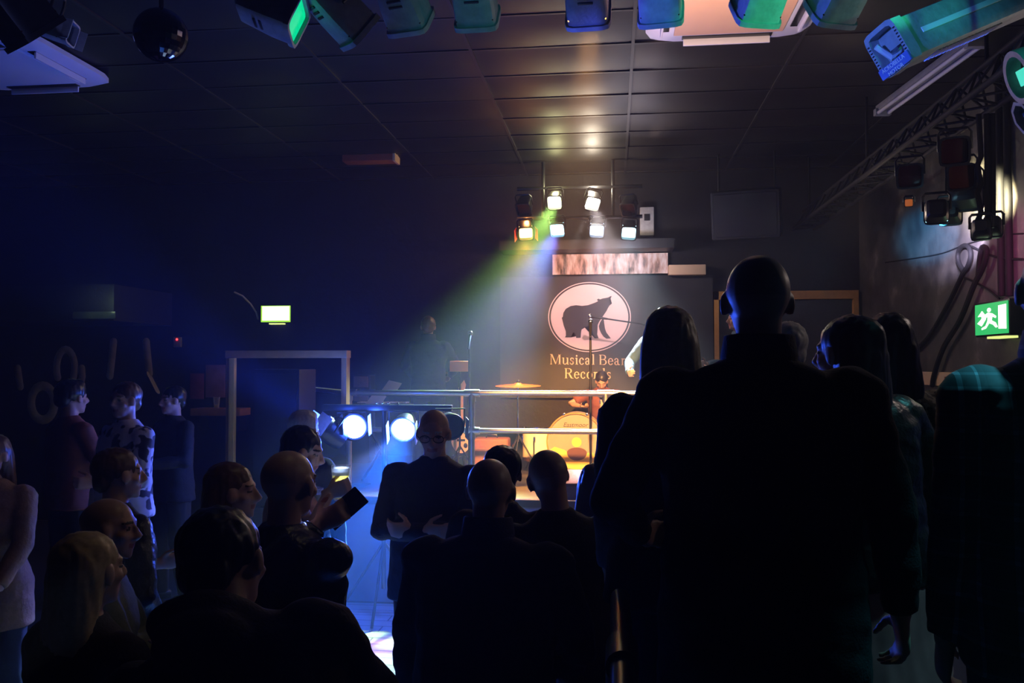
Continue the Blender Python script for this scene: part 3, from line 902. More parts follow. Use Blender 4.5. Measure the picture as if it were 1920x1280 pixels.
obj('bear_emblem', bm, M['print_dark'], ban, False)
bm = new_bm()
def BTs(px, py): return BT(px, py + .012 * (px - 1100), -.001)
for wd, x0, x1, yb, cap in (('Musical Bear', 1031, 1174, 683.5, 19.0), ('Records', 1058, 1147, 709.5, 19.0)):
    sx = (x1 - x0) / word_width(wd); sz = cap / .70
    word(bm, wd, x0, 0, sx, sz, lambda x, z, yb=yb: BTs(x, yb - z))
obj('lettering', bm, M['letter'], ban, False)

# ------------------------------------------------------------------ stage lamp rig
def pipe(bm, a, b, r, n=12): return tube(bm, [a, b], r, n)
LAMPS = []
def flood(name, label, mtx, lens_mat, hw=.085, L=.22, housing='can', cat='stage lamp', group=None, barn=None, yoke_h=.17, vents=0, lens_d=.03):
    t = thing(name, label, cat, mtx=mtx, group=group)
    I = Matrix.Identity(3)
    X, Y, Z = V((1, 0, 0)), V((0, 1, 0)), V((0, 0, 1))
    bm = new_bm()
    prof = [(-L, hw * .55), (-L + .02, hw * .80), (-L * .35, hw * .96), (.0, hw * .98), (.0, hw * 1.08), (.025, hw * 1.08), (.025, hw * .93), (-lens_d, hw * .90)]
    loft(bm, [sring((0, y, 0), X, Z, h, h, 32, 7) for y, h in prof], True, True)
    obj('housing', bm, M[housing], t, angle=35)
    bm = new_bm(); rbox(bm, (-hw * .9, -lens_d, -hw * .9), (hw * .9, -lens_d + .008, hw * .9), .003)
    obj('lens', bm, lens_mat, t)
    bm = new_bm()
    yz = [V((-hw * 1.12, -L * .4, 0)), V((-hw * 1.12, -L * .4, yoke_h * .8)), V((-hw * .9, -L * .4, yoke_h)), V((hw * .9, -L * .4, yoke_h)), V((hw * 1.12, -L * .4, yoke_h * .8)), V((hw * 1.12, -L * .4, 0))]
    tube(bm, yz, .008, 8); obj('yoke', bm, M['black_metal'], t)
    for k in range(vents):
        bm = new_bm(); rbox(bm, (-hw * .36, -L * .62 + k * .028, -hw * .97), (hw * .36, -L * .62 + k * .028 + .014, -hw * .90), .004)
        obj('vent', bm, M['black_metal'], t)
    if barn:
        for sx in (-1, 1):
            bm = new_bm(); rbox(bm, (sx * hw * 1.1 - .003, .025, -hw * .9), (sx * hw * 1.1 + .003, .025 + hw * .9, hw * .9), .001, Matrix.Translation(V((sx * .012, 0, 0))) @ Matrix.Rotation(-sx * .35, 4, 'Z'))
            obj('barn_door', bm, M[barn], t)
    return t

E_WARM = emit('lit warm lens', (1.0, .93, .75), 14)
E_GREENY = emit('lit yellow green lens', (1.0, 1.0, .50), 14)
E_ORANGE = emit('lit orange lens', (1.0, .50, .12), 9)
E_CYAN = emit('lit cyan lens', (.35, .80, 1.0), 9)
E_BLUEV = emit('lit blue violet lens', (.50, .68, 1.0), 9)
E_ICE = emit('lit ice blue lens', (.45, .85, 1.0), 10)
E_PAR = emit('lit blue par lens', (.55, .75, 1.0), 12)
E_GREEN = emit('lit green lens', (.0, .85, .36), .85)
E_AMBERLIP = emit('lit amber lens', (1.0, .45, .08), 5)

RIG_Y = 9.6
rig = thing('lamp_rig', 'black pipe frame carrying two rows of stage lamps above the banner', 'lighting rig', (0, RIG_Y, 4.0))
def loc_in(o, p): return V(p) - o.location
uz, lz = P(1075, 352, RIG_Y + .1).z, P(1080, 408, RIG_Y + .1).z
xa, xb = P(968, 400, RIG_Y).x, P(1205, 400, RIG_Y).x
for nm, z in (('upper_bar', uz), ('lower_bar', lz)):
    bm = new_bm(); pipe(bm, loc_in(rig, (xa, RIG_Y + .1, z)), loc_in(rig, (xb, RIG_Y + .1, z)), .022); obj(nm, bm, M['black_metal'], rig)
for x in (xa + .30, xb - .33):
    bm = new_bm(); pipe(bm, loc_in(rig, (x, RIG_Y + .1, lz)), loc_in(rig, (x, RIG_Y + .1, ZC - .03)), .02); obj('drop_pipe', bm, M['black_metal'], rig)

RL = {}
def rig_lamp(key, px, py, aim, lens, label, roll=0, barn=None, barz=uz):
    p = P(px, py, RIG_Y - .08)
    f = (V(aim) - p).normalized()
    m = frame_m(p, f) @ Matrix.Rotation(math.radians(roll), 4, 'Y')
    t = flood('stage_lamp', label, m, lens, .082, .2, 'black_metal', group='stage lamps above the banner', barn=barn, yoke_h=.14)
    RL[key] = (p + f * .06, p, f)
    return t
aimG = P(690, 1120, 6.0); aimB = P(720, 1000, 6.3); aimW = P(1310, 1000, 7.3)
rig_lamp('green', 1040, 379, P(880, 900, 5.5), E_GREENY, 'lit yellow green stage lamp, the brighter one of the upper row')
rig_lamp('white', 1111, 381, P(1180, 1000, 5.6), E_WARM, 'lit warm white stage lamp of the upper row, tilted', -14)
rig_lamp('orange', 986, 437, P(1020, 900, 6.5), E_ORANGE, 'lit orange stage lamp with a red flap, at the end of the lower row', 4, 'barn_red')
rig_lamp('blue', 1045, 431, P(940, 900, 6.0), E_CYAN, 'lit pale blue stage lamp directly under the yellow green one', 2)
rig_lamp('violet', 1119, 432, P(1090, 900, 6.5), E_BLUEV, 'lit blue violet stage lamp directly under the warm white one', -4)
rig_lamp('ice', 1179, 436, P(1150, 900, 6.5), E_ICE, 'lit ice blue stage lamp at the end nearest the wall box', -6)
rig_lamp('off1', 982, 392, P(820, 900, 7.0), M['gel_orange_off'], 'unlit stage lamp with a faint red gleam above the orange lamp')
rig_lamp('off2', 1178, 392, P(1010, 900, 7.0), M['gel_off'], 'unlit stage lamp with a dark red gel above the ice blue lamp')

# ------------------------------------------------------------------ front rail of the stage
RY = 7.62
rail = thing('stage_rail', 'scaffold tube railing along the front of the stage', 'railing', (0, RY, STAGE_Z))
def rl(p): return V(p) - V((0, RY, STAGE_Z))
ztop, zmid = P(960, 737, RY).z, P(985, 808, RY).z
x0, x1 = P(655, 733, RY).x, XR - .05
bm = new_bm(); pipe(bm, rl((x0, RY, ztop)), rl((x1, RY, ztop)), .026, 16); obj('top_rail', bm, M['steel'], rail)
bm = new_bm(); pipe(bm, rl((P(655, 800, RY).x, RY, zmid)), rl((x1, RY, zmid)), .024, 16); obj('middle_rail', bm, M['steel'], rail)
for px in (655, 885, 1136, 1420):
    x = P(px, 760, RY).x
    bm = new_bm(); pipe(bm, rl((x, RY, STAGE_Z)), rl((x, RY, ztop)), .026, 16)
    lathe(bm, [(.06, 0), (.06, .01), (.03, .012)], rl((x, RY, STAGE_Z)))
    obj('rail_post', bm, M['steel'], rail)
    for z in (ztop, zmid):
        bm = new_bm(); tube(bm, [rl((x - .07, RY, z)), rl((x + .07, RY, z))], .0335, 16)
        tube(bm, [rl((x, RY, z - .075)), rl((x, RY, z + (.034 if z == zmid else 0)))], .0335, 16)
        obj('clamp', bm, M['steel'], rail)
bm = new_bm(); q = P(577, 716, 8.9); pipe(bm, rl((x0, RY, ztop)), rl((q.x, 8.9, ztop)), .024, 14); obj('return_rail', bm, M['steel'], rail)
bm = new_bm(); pipe(bm, rl((q.x, 8.9, STAGE_Z)), rl((q.x, 8.9, ztop)), .024, 14); obj('rail_post', bm, M['steel'], rail)
# the stage deck reaches under the return rail
bm = new_bm(); box(bm, (q.x - .15, 8.0, 0), (SX0, YB, STAGE_Z)); obj('side_deck', bm, M['stage_ply'], st)

# platform rail beside the tall man
HX = P(1166, 1200, 1.9).x
pr = thing('platform_rail', 'dark handrail tube with a clamp at the edge of the viewing platform', 'railing', (HX, 0, PLAT))
hz = 1.415 - PLAT
bm = new_bm(); tube(bm, [V((0, .7, hz)), V((0, 2.36, hz))], .026, 18); obj('handrail', bm, M['rail_paint'], pr)
bm = new_bm(); tube(bm, [V((0, 1.82, hz)), V((0, 1.96, hz))], .036, 18); tube(bm, [V((0, 1.89, hz)), V((0, 1.89, hz - .10))], .036, 18); obj('clamp', bm, M['rail_paint'], pr)
bm = new_bm(); tube(bm, [V((0, 1.89, 0)), V((0, 1.89, hz))], .024, 16); obj('rail_post', bm, M['rail_paint'], pr)
bm = new_bm(); tube(bm, [V((0, .75, 0)), V((0, .75, hz))], .024, 16); obj('rail_post', bm, M['rail_paint'], pr)

# ------------------------------------------------------------------ par lamp bar in front of the stage
PY = 6.75
bz = P(700, 764, PY).z
pb = thing('par_bar', 'tripod stand with a crossbar carrying the blue par lamps', 'lighting stand', (P(720, 900, PY).x, PY, 0))
pbx = pb.location.x
bm = new_bm(); xL, xR = P(606, 768, PY).x - pbx, P(848, 768, PY).x - pbx
rbox(bm, (xL, -.03, bz - .025), (xR, .03, bz + .025), .006); obj('crossbar', bm, M['black_metal'], pb)
bm = new_bm(); tube(bm, [V((0, 0, .25)), V((0, 0, bz))], .02, 12); obj('mast', bm, M['black_metal'], pb)
for k in range(3):
    a = k * 2 * PI / 3 + .5
    bm = new_bm(); tube(bm, [V((0, 0, .62)), V((.48 * math.cos(a), .30 * math.sin(a), .02))], .012, 8); obj('leg', bm, M['black_metal'], pb)
for k in range(4):
    bm = new_bm(); ell(bm, (P(708 + 11 * k + (6 if k == 3 else 0), 760, PY).x - pbx, -.02, bz + .034), (.011, .011, .009)); obj('knob', bm, M['chrome'], pb)
PARS = {}
def par(key, px, py, aim, label, lit=True):
    p = P(px, py, PY - .22 - (.16 if key == 'a' else 0)); f = (V(aim) - p).normalized()
    m = frame_m(p, f)
    t = thing('par_lamp', label, 'par lamp', mtx=m, group='blue par lamps on the bar')
    R4 = Matrix.Rotation(-PI / 2, 4, 'X')      # lathe axis z -> +y
    bm = new_bm(); lathe(bm, [(.03, -.20), (.07, -.19), (.088, -.12), (.098, -.02), (.105, -.02), (.105, .012), (.094, .012), (.090, -.012)], mtx=R4, n=32); obj('housing', bm, M['black_metal'], t)
    bm = new_bm(); lathe(bm, [(.0, -.004), (.088, -.004), (.088, -.012)], mtx=R4, n=32); obj('lens', bm, E_PAR if lit else M['black_metal'], t)
    bm = new_bm(); tube(bm, [V((-.115, -.06, 0)), V((-.115, -.06, .13)), V((.115, -.06, .13)), V((.115, -.06, 0))], .007, 8); obj('yoke', bm, M['black_metal'], t)
    for sx in (-1, 1):
        bm = new_bm(); rbox(bm, (sx * .112 - .003, .01, -.08), (sx * .112 + .003, .11, .08), .001)
        obj('barn_door', bm, M['can'], t)
    PARS[key] = (p + f * .03, f)
par('a', 606, 801, P(270, 560, 5.6), 'blue par lamp half hidden behind the heads, pointing up and away from the stage')
par('b', 664, 800, P(860, 600, 4.4), 'blue par lamp with a slanting oval glow, second on the bar')
par('c', 756, 805, P(640, 1080, 4.6), 'bright blue par lamp beside the head of the man facing the viewer')
par('d', 846, 800, P(1000, 1000, 4.4), 'par lamp hidden behind the man facing the viewer', False)

# ------------------------------------------------------------------ PA stack in a timber frame
sp = thing('speaker', 'tall black loudspeaker inside the timber frame, lit blue on one edge', 'loudspeaker', (P(517, 700, 7.13).x, 7.36, .82))
hw_ = .21
bm = new_bm(); rbox(bm, (-hw_, -.22, 0), (hw_, .2, P(517, 692, 7.13).z - .82), .012); obj('cabinet', bm, M['vinyl'], sp)
bm = new_bm(); rbox(bm, (-hw_ + .02, -.232, .03), (hw_ - .02, -.222, 1.15), .004); obj('grille', bm, M['grille'], sp)
for s_ in (-1, 1):
    bm = new_bm(); rbox(bm, (s_ * hw_ - .004, -.06, .72), (s_ * hw_ + .004, .06, .78), .003); obj('handle', bm, M['black_metal'], sp)
sb = thing('subwoofer', 'black bass cabinet under the tall loudspeaker', 'loudspeaker', (P(517, 700, 7.13).x, 7.36, 0))
bm = new_bm(); rbox(bm, (-.27, -.28, 0), (.27, .25, .815), .012); obj('cabinet', bm, M['vinyl'], sb)
bm = new_bm(); rbox(bm, (-.24, -.292, .04), (.24, -.282, .78), .004); obj('grille', bm, M['grille'], sb)

FY = 7.02
tf = thing('timber_frame', 'golden timber frame standing around the loudspeaker', 'timber frame', (0, FY, 0))
def tfp(p): return V(p) - V((0, FY, 0))
l0, l1, l2 = P(429, 660, FY), P(446, 660, FY), P(653, 657, FY)
zt, zb2 = P(540, 657, FY).z, P(540, 671, FY).z
bm = new_bm(); rbox(bm, tfp((l0.x, FY - .05, 0)), tfp((l0.x + .033, FY + .05, zt)), .004); obj('post', bm, M['wood'], tf)
bm = new_bm(); rbox(bm, tfp((l0.x + .034, FY - .07, 0)), tfp((l1.x, FY - .02, zb2)), .004); o = obj('stop_strip', bm, mat('bright varnished strip', (.75, .42, .07), .3, noise_s=14, amount=.15), tf)
bm = new_bm(); rbox(bm, tfp((l2.x - .045, FY - .05, P(650, 762, FY).z)), tfp((l2.x, FY + .05, zt)), .004); obj('post', bm, M['wood'], tf)
bm = new_bm(); rbox(bm, tfp((l0.x - .005, FY - .06, zb2)), tfp((l2.x + .005, FY + .06, zt)), .004); obj('lintel', bm, M['wood'], tf)

# ------------------------------------------------------------------ drum kit
KY = 9.0
kc = P(1079, 831, KY)
DR = .305
def yax(m4=None): return Matrix.Rotation(PI / 2, 4, 'X')       # lathe z -> -y (towards the viewer)
bd = thing('bass_drum', 'bass drum with a smoky front head, amber lit, in the drum kit', 'drum', (kc.x, KY, STAGE_Z), group='drum kit')
cz = STAGE_Z + DR + .025
T = Matrix.Translation((0, 0, cz - STAGE_Z)) @ Matrix.Rotation(PI / 2, 4, 'X')
bm = new_bm(); lathe(bm, [(DR * .97, -.42), (DR * .97, -.02), (DR * .94, -.02), (DR * .94, -.42)], n=48, mtx=T); obj('shell', bm, M['shell'], bd)
bm = new_bm(); lathe(bm, [(DR * .97, -.02), (DR * 1.0, -.02), (DR * 1.0, .025), (DR * .955, .025), (DR * .955, -.0)], n=48, mtx=T); obj('hoop', bm, M['wood'], bd)
bm = new_bm(); lathe(bm, [(0, .004), (DR * .955, .004), (DR * .955, -.002)], n=48, mtx=T); obj('front_head', bm, M['drumhead'], bd)
bm = new_bm(); lathe(bm, [(0, .006), (.052, .006), (.052, .0045)], n=28, mtx=Matrix.Translation((.012, 0, -.005)) @ T); obj('center_dot', bm, mat('orange dot', (.9, .45, .08), .5, noise_s=9, amount=.05), bd)
# port hole and the pillow behind the lower head
bm = new_bm()
rings = []
pl = []
for i in range(24):
    a = 2 * PI * i / 24
    pl.append((.015 + .105 * math.cos(a) , -.115 + .055 * math.sin(a) * (1.5 if math.sin(a) < 0 else 1)))
prism(bm, pl, Matrix.Translation((0, -.0065, cz - STAGE_Z)), .001); obj('port_hole', bm, mat('dark port', (.10, .035, .03), .6, noise_s=9, amount=.2), bd)
pil = [(-.285, -.10), (-.22, -.055), (-.12, -.085), (-.05, -.13), (-.02, -.19), (.04, -.19), (.08, -.14), (.12, -.12), (.17, -.10), (.22, -.17), (.16, -.245), (.08, -.282), (0, -.29), (-.1, -.272), (-.19, -.22), (-.25, -.165)]
bm = new_bm(); prism(bm, pil, Matrix.Translation((0, -.0052, cz - STAGE_Z)), .0008); obj('pillow', bm, mat('yellow cushion', (.85, .50, .10), .7, noise_s=12, amount=.2), bd)
bm = new_bm()
fc = bpy.data.curves.new('kit_text', 'FONT'); fc.body = 'Eastmoor'; fc.size = .066; fc.align_x = 'CENTER'; fc.shear = .25
fo = text_mesh(fc, M['print_dark'])
fo.parent = bd; fo.location = (0, -.0085, cz - STAGE_Z + .155); fo.rotation_euler = (PI / 2, 0, 0)
for k in range(8):
    a = 2 * PI * (k + .5) / 8
    bm = new_bm(); c_ = V((DR * 1.02 * math.cos(a), -.0, cz - STAGE_Z + DR * 1.02 * math.sin(a)))
    rbox(bm, c_ + V((-.012, -.03, -.012)), c_ + V((.012, .09, .012)), .004); obj('lug', bm, M['chrome'], bd)
for s_ in (-1, 1):
    bm = new_bm(); tube(bm, [V((s_ * .24, .12, .18)), V((s_ * .36, -.02, .01))], .009, 8, True); obj('spur_leg', bm, M['chrome'], bd)

def drum(label, c, r, h, z0, tilt=0, legs=False, group='drum kit', name='tom_drum', mt='shell'):
    t = thing(name, label, 'drum', (c[0], c[1], z0), group=group)
    T = Matrix.Translation((0, 0, 0)) @ Matrix.Rotation(tilt, 4, 'X')
    zl = .12 if legs else 0
    bm = new_bm(); lathe(bm, [(r * .97, zl + .02), (r * .97, zl + h - .02)], n=36, mtx=T); obj('shell', bm, M[mt], t)
    bm = new_bm(); lathe(bm, [(r * .97, zl + h - .035), (r * 1.03, zl + h - .035), (r * 1.03, zl + h), (r * .97, zl + h)], n=36, mtx=T); obj('hoop', bm, M['chrome'], t)
    bm = new_bm(); lathe(bm, [(r * .97, zl + .035), (r * 1.03, zl + .035), (r * 1.03, zl), (r * .97, zl)], n=36, mtx=T); obj('hoop', bm, M['chrome'], t)
    bm = new_bm(); lathe(bm, [(0, zl + h - .006), (r * .97, zl + h - .010), (r * .97, zl + h - .014)], n=36, mtx=T); obj('drum_head', bm, M['drumwhite'], t)
    for k in range(6):
        a = 2 * PI * k / 6 + .3
        bm = new_bm(); rbox(bm, (r * .97 * math.cos(a) - .011, r * .97 * math.sin(a) - .011, zl + h * .55), (r * .97 * math.cos(a) + .011, r * .97 * math.sin(a) + .011, zl + h * .72), .004, T); obj('lug', bm, M['chrome'], t)
    if legs:
        for k in range(3):
            a = 2 * PI * k / 3 + .3
            p = V((r * 1.05 * math.cos(a), r * 1.05 * math.sin(a), 0))
            bm = new_bm(); tube(bm, [p + V((0, 0, zl + h * .6)), p + V((0, 0, .05)), p * 1.12 + V((0, 0, .012))], .008, 8, True); obj('leg', bm, M['chrome'], t)
    return t
c = P(1012, 800, 9.15)
drum('cream floor tom standing beside the bass drum', (c.x, 9.15), .19, .36, STAGE_Z, 0, True, name='floor_tom')
c = P(1150, 760, 9.35)
drum('cream rack tom above the bass drum, behind the woman with blonde hair', (c.x, 9.25), .15, .22, P(1150, 775, 9.25).z, .25)
c = P(1160, 820, 9.5)
sn = drum('cream snare drum on the far side of the bass drum', (c.x - .02, 9.50), .14, .15, STAGE_Z + .48, 0, False, name='snare_drum')
bm = new_bm(); tube(bm, [V((0, 0, -.48)), V((0, 0, 0))], .014, 10); obj('stand_pole', bm, M['chrome'], sn)
for k in range(3):
    a = 2 * PI * k / 3
    bm = new_bm(); tube(bm, [V((0, 0, -.25)), V((.2 * math.cos(a), .2 * math.sin(a), -.47))], .009, 8, True); obj('stand_leg', bm, M['chrome'], sn)

def cymbal(label, c, r, zt, hh=False, tilt=.12, name='cymbal'):
    t = thing(name, label, 'cymbal', (c[0], c[1], STAGE_Z), group='drum kit')
    h = zt - STAGE_Z
    T = Matrix.Translation((0, 0, h)) @ Matrix.Rotation(tilt, 4, 'X')
    for k in range(2 if hh else 1):
        T2 = T @ Matrix.Translation((0, 0, -.03 * k))
        bm = new_bm(); lathe(bm, [(.0, .028), (.03, .024), (.05, .010), (r * .6, .004), (r, -.006), (r, -.008), (r * .6, .002), (.05, .008)], n=40, mtx=T2); obj('plate', bm, M['brass'], t)
    bm = new_bm(); tube(bm, [V((0, 0, .35)), V((0, 0, h + .05))], .010, 10); obj('pole', bm, M['chrome'], t)
    bm = new_bm(); lathe(bm, [(.016, h + .03), (.016, h + .045), (.006, h + .055)], n=12); obj('wing_nut', bm, M['chrome'], t)
    for k in range(3):
        a = 2 * PI * k / 3 + .4
        bm = new_bm(); tube(bm, [V((0, 0, .42)), V((.24 * math.cos(a), .24 * math.sin(a), .012))], .009, 8, True); obj('leg', bm, M['chrome'], t)
    return t
c = P(972, 722, 8.75); cymbal('red lit crash cymbal on a stand over the floor tom', (c.x, 8.72), .235, c.z, tilt=.05)
c = P(1158, 708, 9.75); cymbal('dark hi-hat pair behind the rail near the woman with blonde hair', (c.x + .42, 9.80), .18, c.z + .02, True, .05, 'hi_hat')

# ------------------------------------------------------------------ microphones, guitar, amps, music stands
def mic_stand(label, foot, ztop, boom=None, lit=True):
    t = thing('microphone_stand', label, 'microphone stand', (foot[0], foot[1], STAGE_Z))
    h = ztop - STAGE_Z
    bm = new_bm(); lathe(bm, [(.13, 0), (.13, .012), (.03, .03)], n=24); obj('base', bm, M['black_metal'], t)
    bm = new_bm(); tube(bm, [V((0, 0, .02)), V((0, 0, h))], .011, 10); obj('pole', bm, M['black_metal'], t)
    bm = new_bm(); tube(bm, [V((0, 0, h * .55)), V((0, 0, h * .55 + .09))], .017, 10); obj('clutch', bm, M['black_metal'], t)
    e = V((0, 0, h))
    if boom:
        e = V((0, 0, h)) + V(boom)
        bm = new_bm(); tube(bm, [V((0, 0, h)) - V(boom) * .25, e], .008, 8, True); obj('boom_arm', bm, M['black_metal'], t)
        d = V(boom).normalized()
    else:
        d = V((0, .6, .35)).normalized() * -1 if False else V((0, .45, .6)).normalized()
    m = thing('microphone', label.replace('stand', 'stand top').split(' on ')[0], 'microphone', V((foot[0], foot[1], STAGE_Z)) + e)
    q = d
    bm = new_bm(); tube(bm, [q * -.10, q * .06], [.011, .017], 14, True); obj('body', bm, M['black_metal'], m)
    bm = new_bm(); ell(bm, q * .085, .027); obj('grille', bm, M['chrome'], m)
    return t, m
c = P(1107, 606, 8.05)
t_, m_ = mic_stand('tall straight microphone stand in front of the bear oval', (c.x, 8.05), c.z - .05)
m_['label'] = 'shiny microphone in front of the bear in the oval'
c = P(880, 628, 8.15)
t_, m_ = mic_stand('microphone stand beside the performer with his back turned', (c.x, 8.15), c.z - .05)
m_['label'] = 'shiny microphone next to the orange music stand'
c = P(1235, 612, 9.4); e_ = P(1121, 595, 9.4)
t_, m_ = mic_stand('boom microphone stand reaching across the bear oval', (c.x, 9.4), c.z, (e_.x - c.x, 0, e_.z - c.z))
m_['label'] = 'overhead microphone at the end of the boom arm across the oval'

# music stand with an orange sheet
c = P(862, 686, 8.3)
t = thing('music_stand', 'music stand with a flat desk seen from behind, glowing orange', 'music stand', (c.x, 8.3, STAGE_Z))
h = c.z - STAGE_Z
bm = new_bm(); rbox(bm, (-.10, -.006, -.055 + h), (.10, .004, .05 + h), .004); obj('desk', bm, M['orange_card'], t)
bm = new_bm(); tube(bm, [V((0, .01, .3)), V((0, .01, h))], .010, 8); obj('pole', bm, M['black_metal'], t)
for k in range(3):
    a = 2 * PI * k / 3 + .5
    bm = new_bm(); tube(bm, [V((0, .01, .34)), V((.22 * math.cos(a), .22 * math.sin(a), .01))], .008, 8, True); obj('leg', bm, M['black_metal'], t)
# keyboard with two sheets
c0, c1 = P(662, 745, 8.1), P(770, 745, 8.1)
kb = thing('keyboard', 'dark keyboard on a cross stand behind the stage rail', 'keyboard', ((c0.x + c1.x) / 2, 8.1, STAGE_Z))
hwk = (c1.x - c0.x) / 2; zk = P(720, 756, 8.1).z - STAGE_Z
bm = new_bm(); rbox(bm, (-hwk, -.14, zk - .08), (hwk, .14, zk), .01); obj('case', bm, M['vinyl'], kb)
for k in range(10):
    bm = new_bm(); rbox(bm, (-hwk + .04 + k * (2 * hwk - .08) / 10, .0, zk), (-hwk + .035 + (k + 1) * (2 * hwk - .08) / 10, .13, zk + .012), .002); obj('key', bm, M['drumwhite'], kb)
for s_ in (-1, 1):
    bm = new_bm(); tube(bm, [V((-s_ * hwk * .7, .05 * s_, .012)), V((s_ * hwk * .7, .05 * s_, zk - .09))], .015, 8, True); obj('leg', bm, M['black_metal'], kb)
for (px, py, lab) in ((733, 724, 'reddish sheet of music tilted on the keyboard, the upper one'), (704, 748, 'reddish sheet of music tilted on the keyboard, the lower one')):
    q = P(px, py, 7.99 if py > 740 else 8.18)
    bm = new_bm(); mt_ = Matrix.Translation(q) @ Matrix.Rotation(.45, 4, 'Y') @ Matrix.Rotation(-.45, 4, 'X')
    pl = [(-.10, -.05), (.05, -.06), (.11, .03), (-.02, .06)]
    prism(bm, [(x, z) for x, z in pl], Matrix.Translation(q), .004)
    tag(obj('music_sheet', bm, M['paper']), lab, 'sheet of paper', 'sheets on the keyboard')
c = P(677, 724, 9.6)
t = thing('amplifier', 'small amplifier with two pale panels behind the keyboard', 'amplifier', (c.x, 9.6, STAGE_Z))
ha = P(677, 703, 9.6).z - STAGE_Z
bm = new_bm(); rbox(bm, (-.10, 0, 0), (.10, .25, ha), .01); obj('cabinet', bm, M['vinyl'], t)
bm = new_bm(); rbox(bm, (-.085, -.012, ha - .14), (.085, 0, ha - .015), .004); obj('grille', bm, M['cardigan'], t)
bm = new_bm(); rbox(bm, (-.085, -.012, ha - .30), (.085, 0, ha - .17), .004); obj('panel', bm, M['cardigan'], t)

# electric guitar on its stand
g0 = P(866, 852, 9.3); g1 = P(873, 719, 9.3)
gt = thing('electric_guitar', 'cream electric guitar standing upright behind the stage rail', 'guitar', (g0.x, 9.3, g0.z + .02))
Lg = g1.z - g0.z
body = []
for i in range(40):
    a = 2 * PI * i / 40
    r = .155 + .012 * math.cos(2 * a) - .035 * (abs(math.sin(a)) < .45) * 1
    x = .115 * math.cos(a) * (1 - .22 * math.exp(-((math.sin(a) - .15) / .25) ** 2)); z = .17 + .17 * math.sin(a)
    body.append((x, z))
bm = new_bm(); prism(bm, body, Matrix.Translation((0, 0, 0)), .045); bmesh.ops.bevel(bm, geom=[e for e in bm.edges if len(e.link_faces) == 2 and e.calc_face_angle() > 1], offset=.008, segments=2, affect='EDGES'); obj('body', bm, M['cream_body'], gt)
bm = new_bm(); rbox(bm, (-.022, -.055, .28), (.022, -.03, Lg - .14), .004); obj('neck', bm, M['maple'], gt)
bm = new_bm(); prism(bm, [(-.024, Lg - .15), (.026, Lg - .15), (.05, Lg - .03), (.03, Lg + .02), (-.03, Lg - .06)], Matrix.Translation((0, -.03, 0)), .018); obj('headstock', bm, M['maple'], gt)
bm = new_bm(); rbox(bm, (-.045, -.052, .13), (.045, -.045, .155), .002); obj('bridge', bm, M['black_metal'], gt)
bm = new_bm(); rbox(bm, (-.04, -.052, .22), (.04, -.045, .25), .002); obj('pickup', bm, M['black_metal'], gt)
bm = new_bm(); ell(bm, (.05, -.05, .085), (.022, .006, .028)); obj('control_plate', bm, M['black_metal'], gt)
gs = thing('guitar_stand', 'black guitar stand holding the cream guitar', 'guitar stand', (g0.x, 9.36, STAGE_Z))
hs = g0.z - STAGE_Z
bm = new_bm(); tube(bm, [V((0, .04, 0)), V((0, .03, hs + .3))], .011, 8); obj('post', bm, M['black_metal'], gs)
for s_ in (-1, 1):
    bm = new_bm(); tube(bm, [V((0, .04, hs)), V((s_ * .09, .0, hs - .01)), V((s_ * .09, -.13, hs - .01))], .009, 8); obj('cradle', bm, M['black_metal'], gs)
    bm = new_bm(); tube(bm, [V((0, .04, .12)), V((s_ * .18, -.1, .012))], .009, 8, True); obj('leg', bm, M['black_metal'], gs)
# russet cab
c0, c1 = P(897, 872, 8.9), P(942, 822, 8.9)
t = thing('guitar_amplifier', 'russet guitar amplifier on the stage deck behind the rail post', 'amplifier', ((c0.x + c1.x) / 2, 9.0, STAGE_Z))
w2 = (c1.x - c0.x) / 2 + .06; ha = c1.z - STAGE_Z
bm = new_bm(); rbox(bm, (-w2, -.12, 0), (w2, .14, ha), .03, seg=3); obj('cabinet', bm, M['tolex'], t)
bm = new_bm(); rbox(bm, (-w2 + .03, -.13, .04), (w2 - .03, -.118, ha - .1), .006); obj('grille', bm, mat('russet grille cloth', (.38, .16, .08), .8, noise_s=50, amount=.2), t)
bm = new_bm(); tube(bm, [V((-.06, 0, ha)), V((-.05, 0, ha + .03)), V((.05, 0, ha + .03)), V((.06, 0, ha))], .008, 8); obj('handle', bm, M['black_metal'], t)
# floor monitor wedge at the stage lip
c = P(1085, 905, 7.42)
t = thing('floor_monitor', 'black wedge monitor at the lip of the stage below the bass drum', 'loudspeaker', (c.x, 7.44, STAGE_Z))
bm = new_bm()
vs = [[(-.22, .12, 0), (-.22, -.16, 0), (-.22, -.14, .10), (-.22, .08, .22)], [(.22, .12, 0), (.22, -.16, 0), (.22, -.14, .10), (.22, .08, .22)]]
a_ = [bm.verts.new(p) for p in vs[0]]; b_ = [bm.verts.new(p) for p in vs[1]]
bm.faces.new(a_); bm.faces.new(b_[::-1])
for i in range(4): j = (i + 1) % 4; bm.faces.new((a_[i], b_[i], b_[j], a_[j]))
obj('cabinet', bm, M['vinyl'], t)
bm = new_bm(); rbox(bm, (-.19, -.10, .0), (.19, .10, .006), .002, Matrix.Translation((0, -.035, .168)) @ Matrix.Rotation(.5, 4, 'X')); obj('grille', bm, M['tolex'], t)
# ------------------------------------------------------------------ exit signs
E_SIGN_W = emit('lit sign white', (.80, 1.0, .72), 3.2)
E_SIGN_W2 = emit('lit sign yellow white', (.85, 1.0, .45), 2.6)
E_SIGN_G = emit('lit sign green', (.03, .62, .16), .9)
E_SIGN_Y = emit('lit sign yellow', (.75, .85, .25), 1.2)
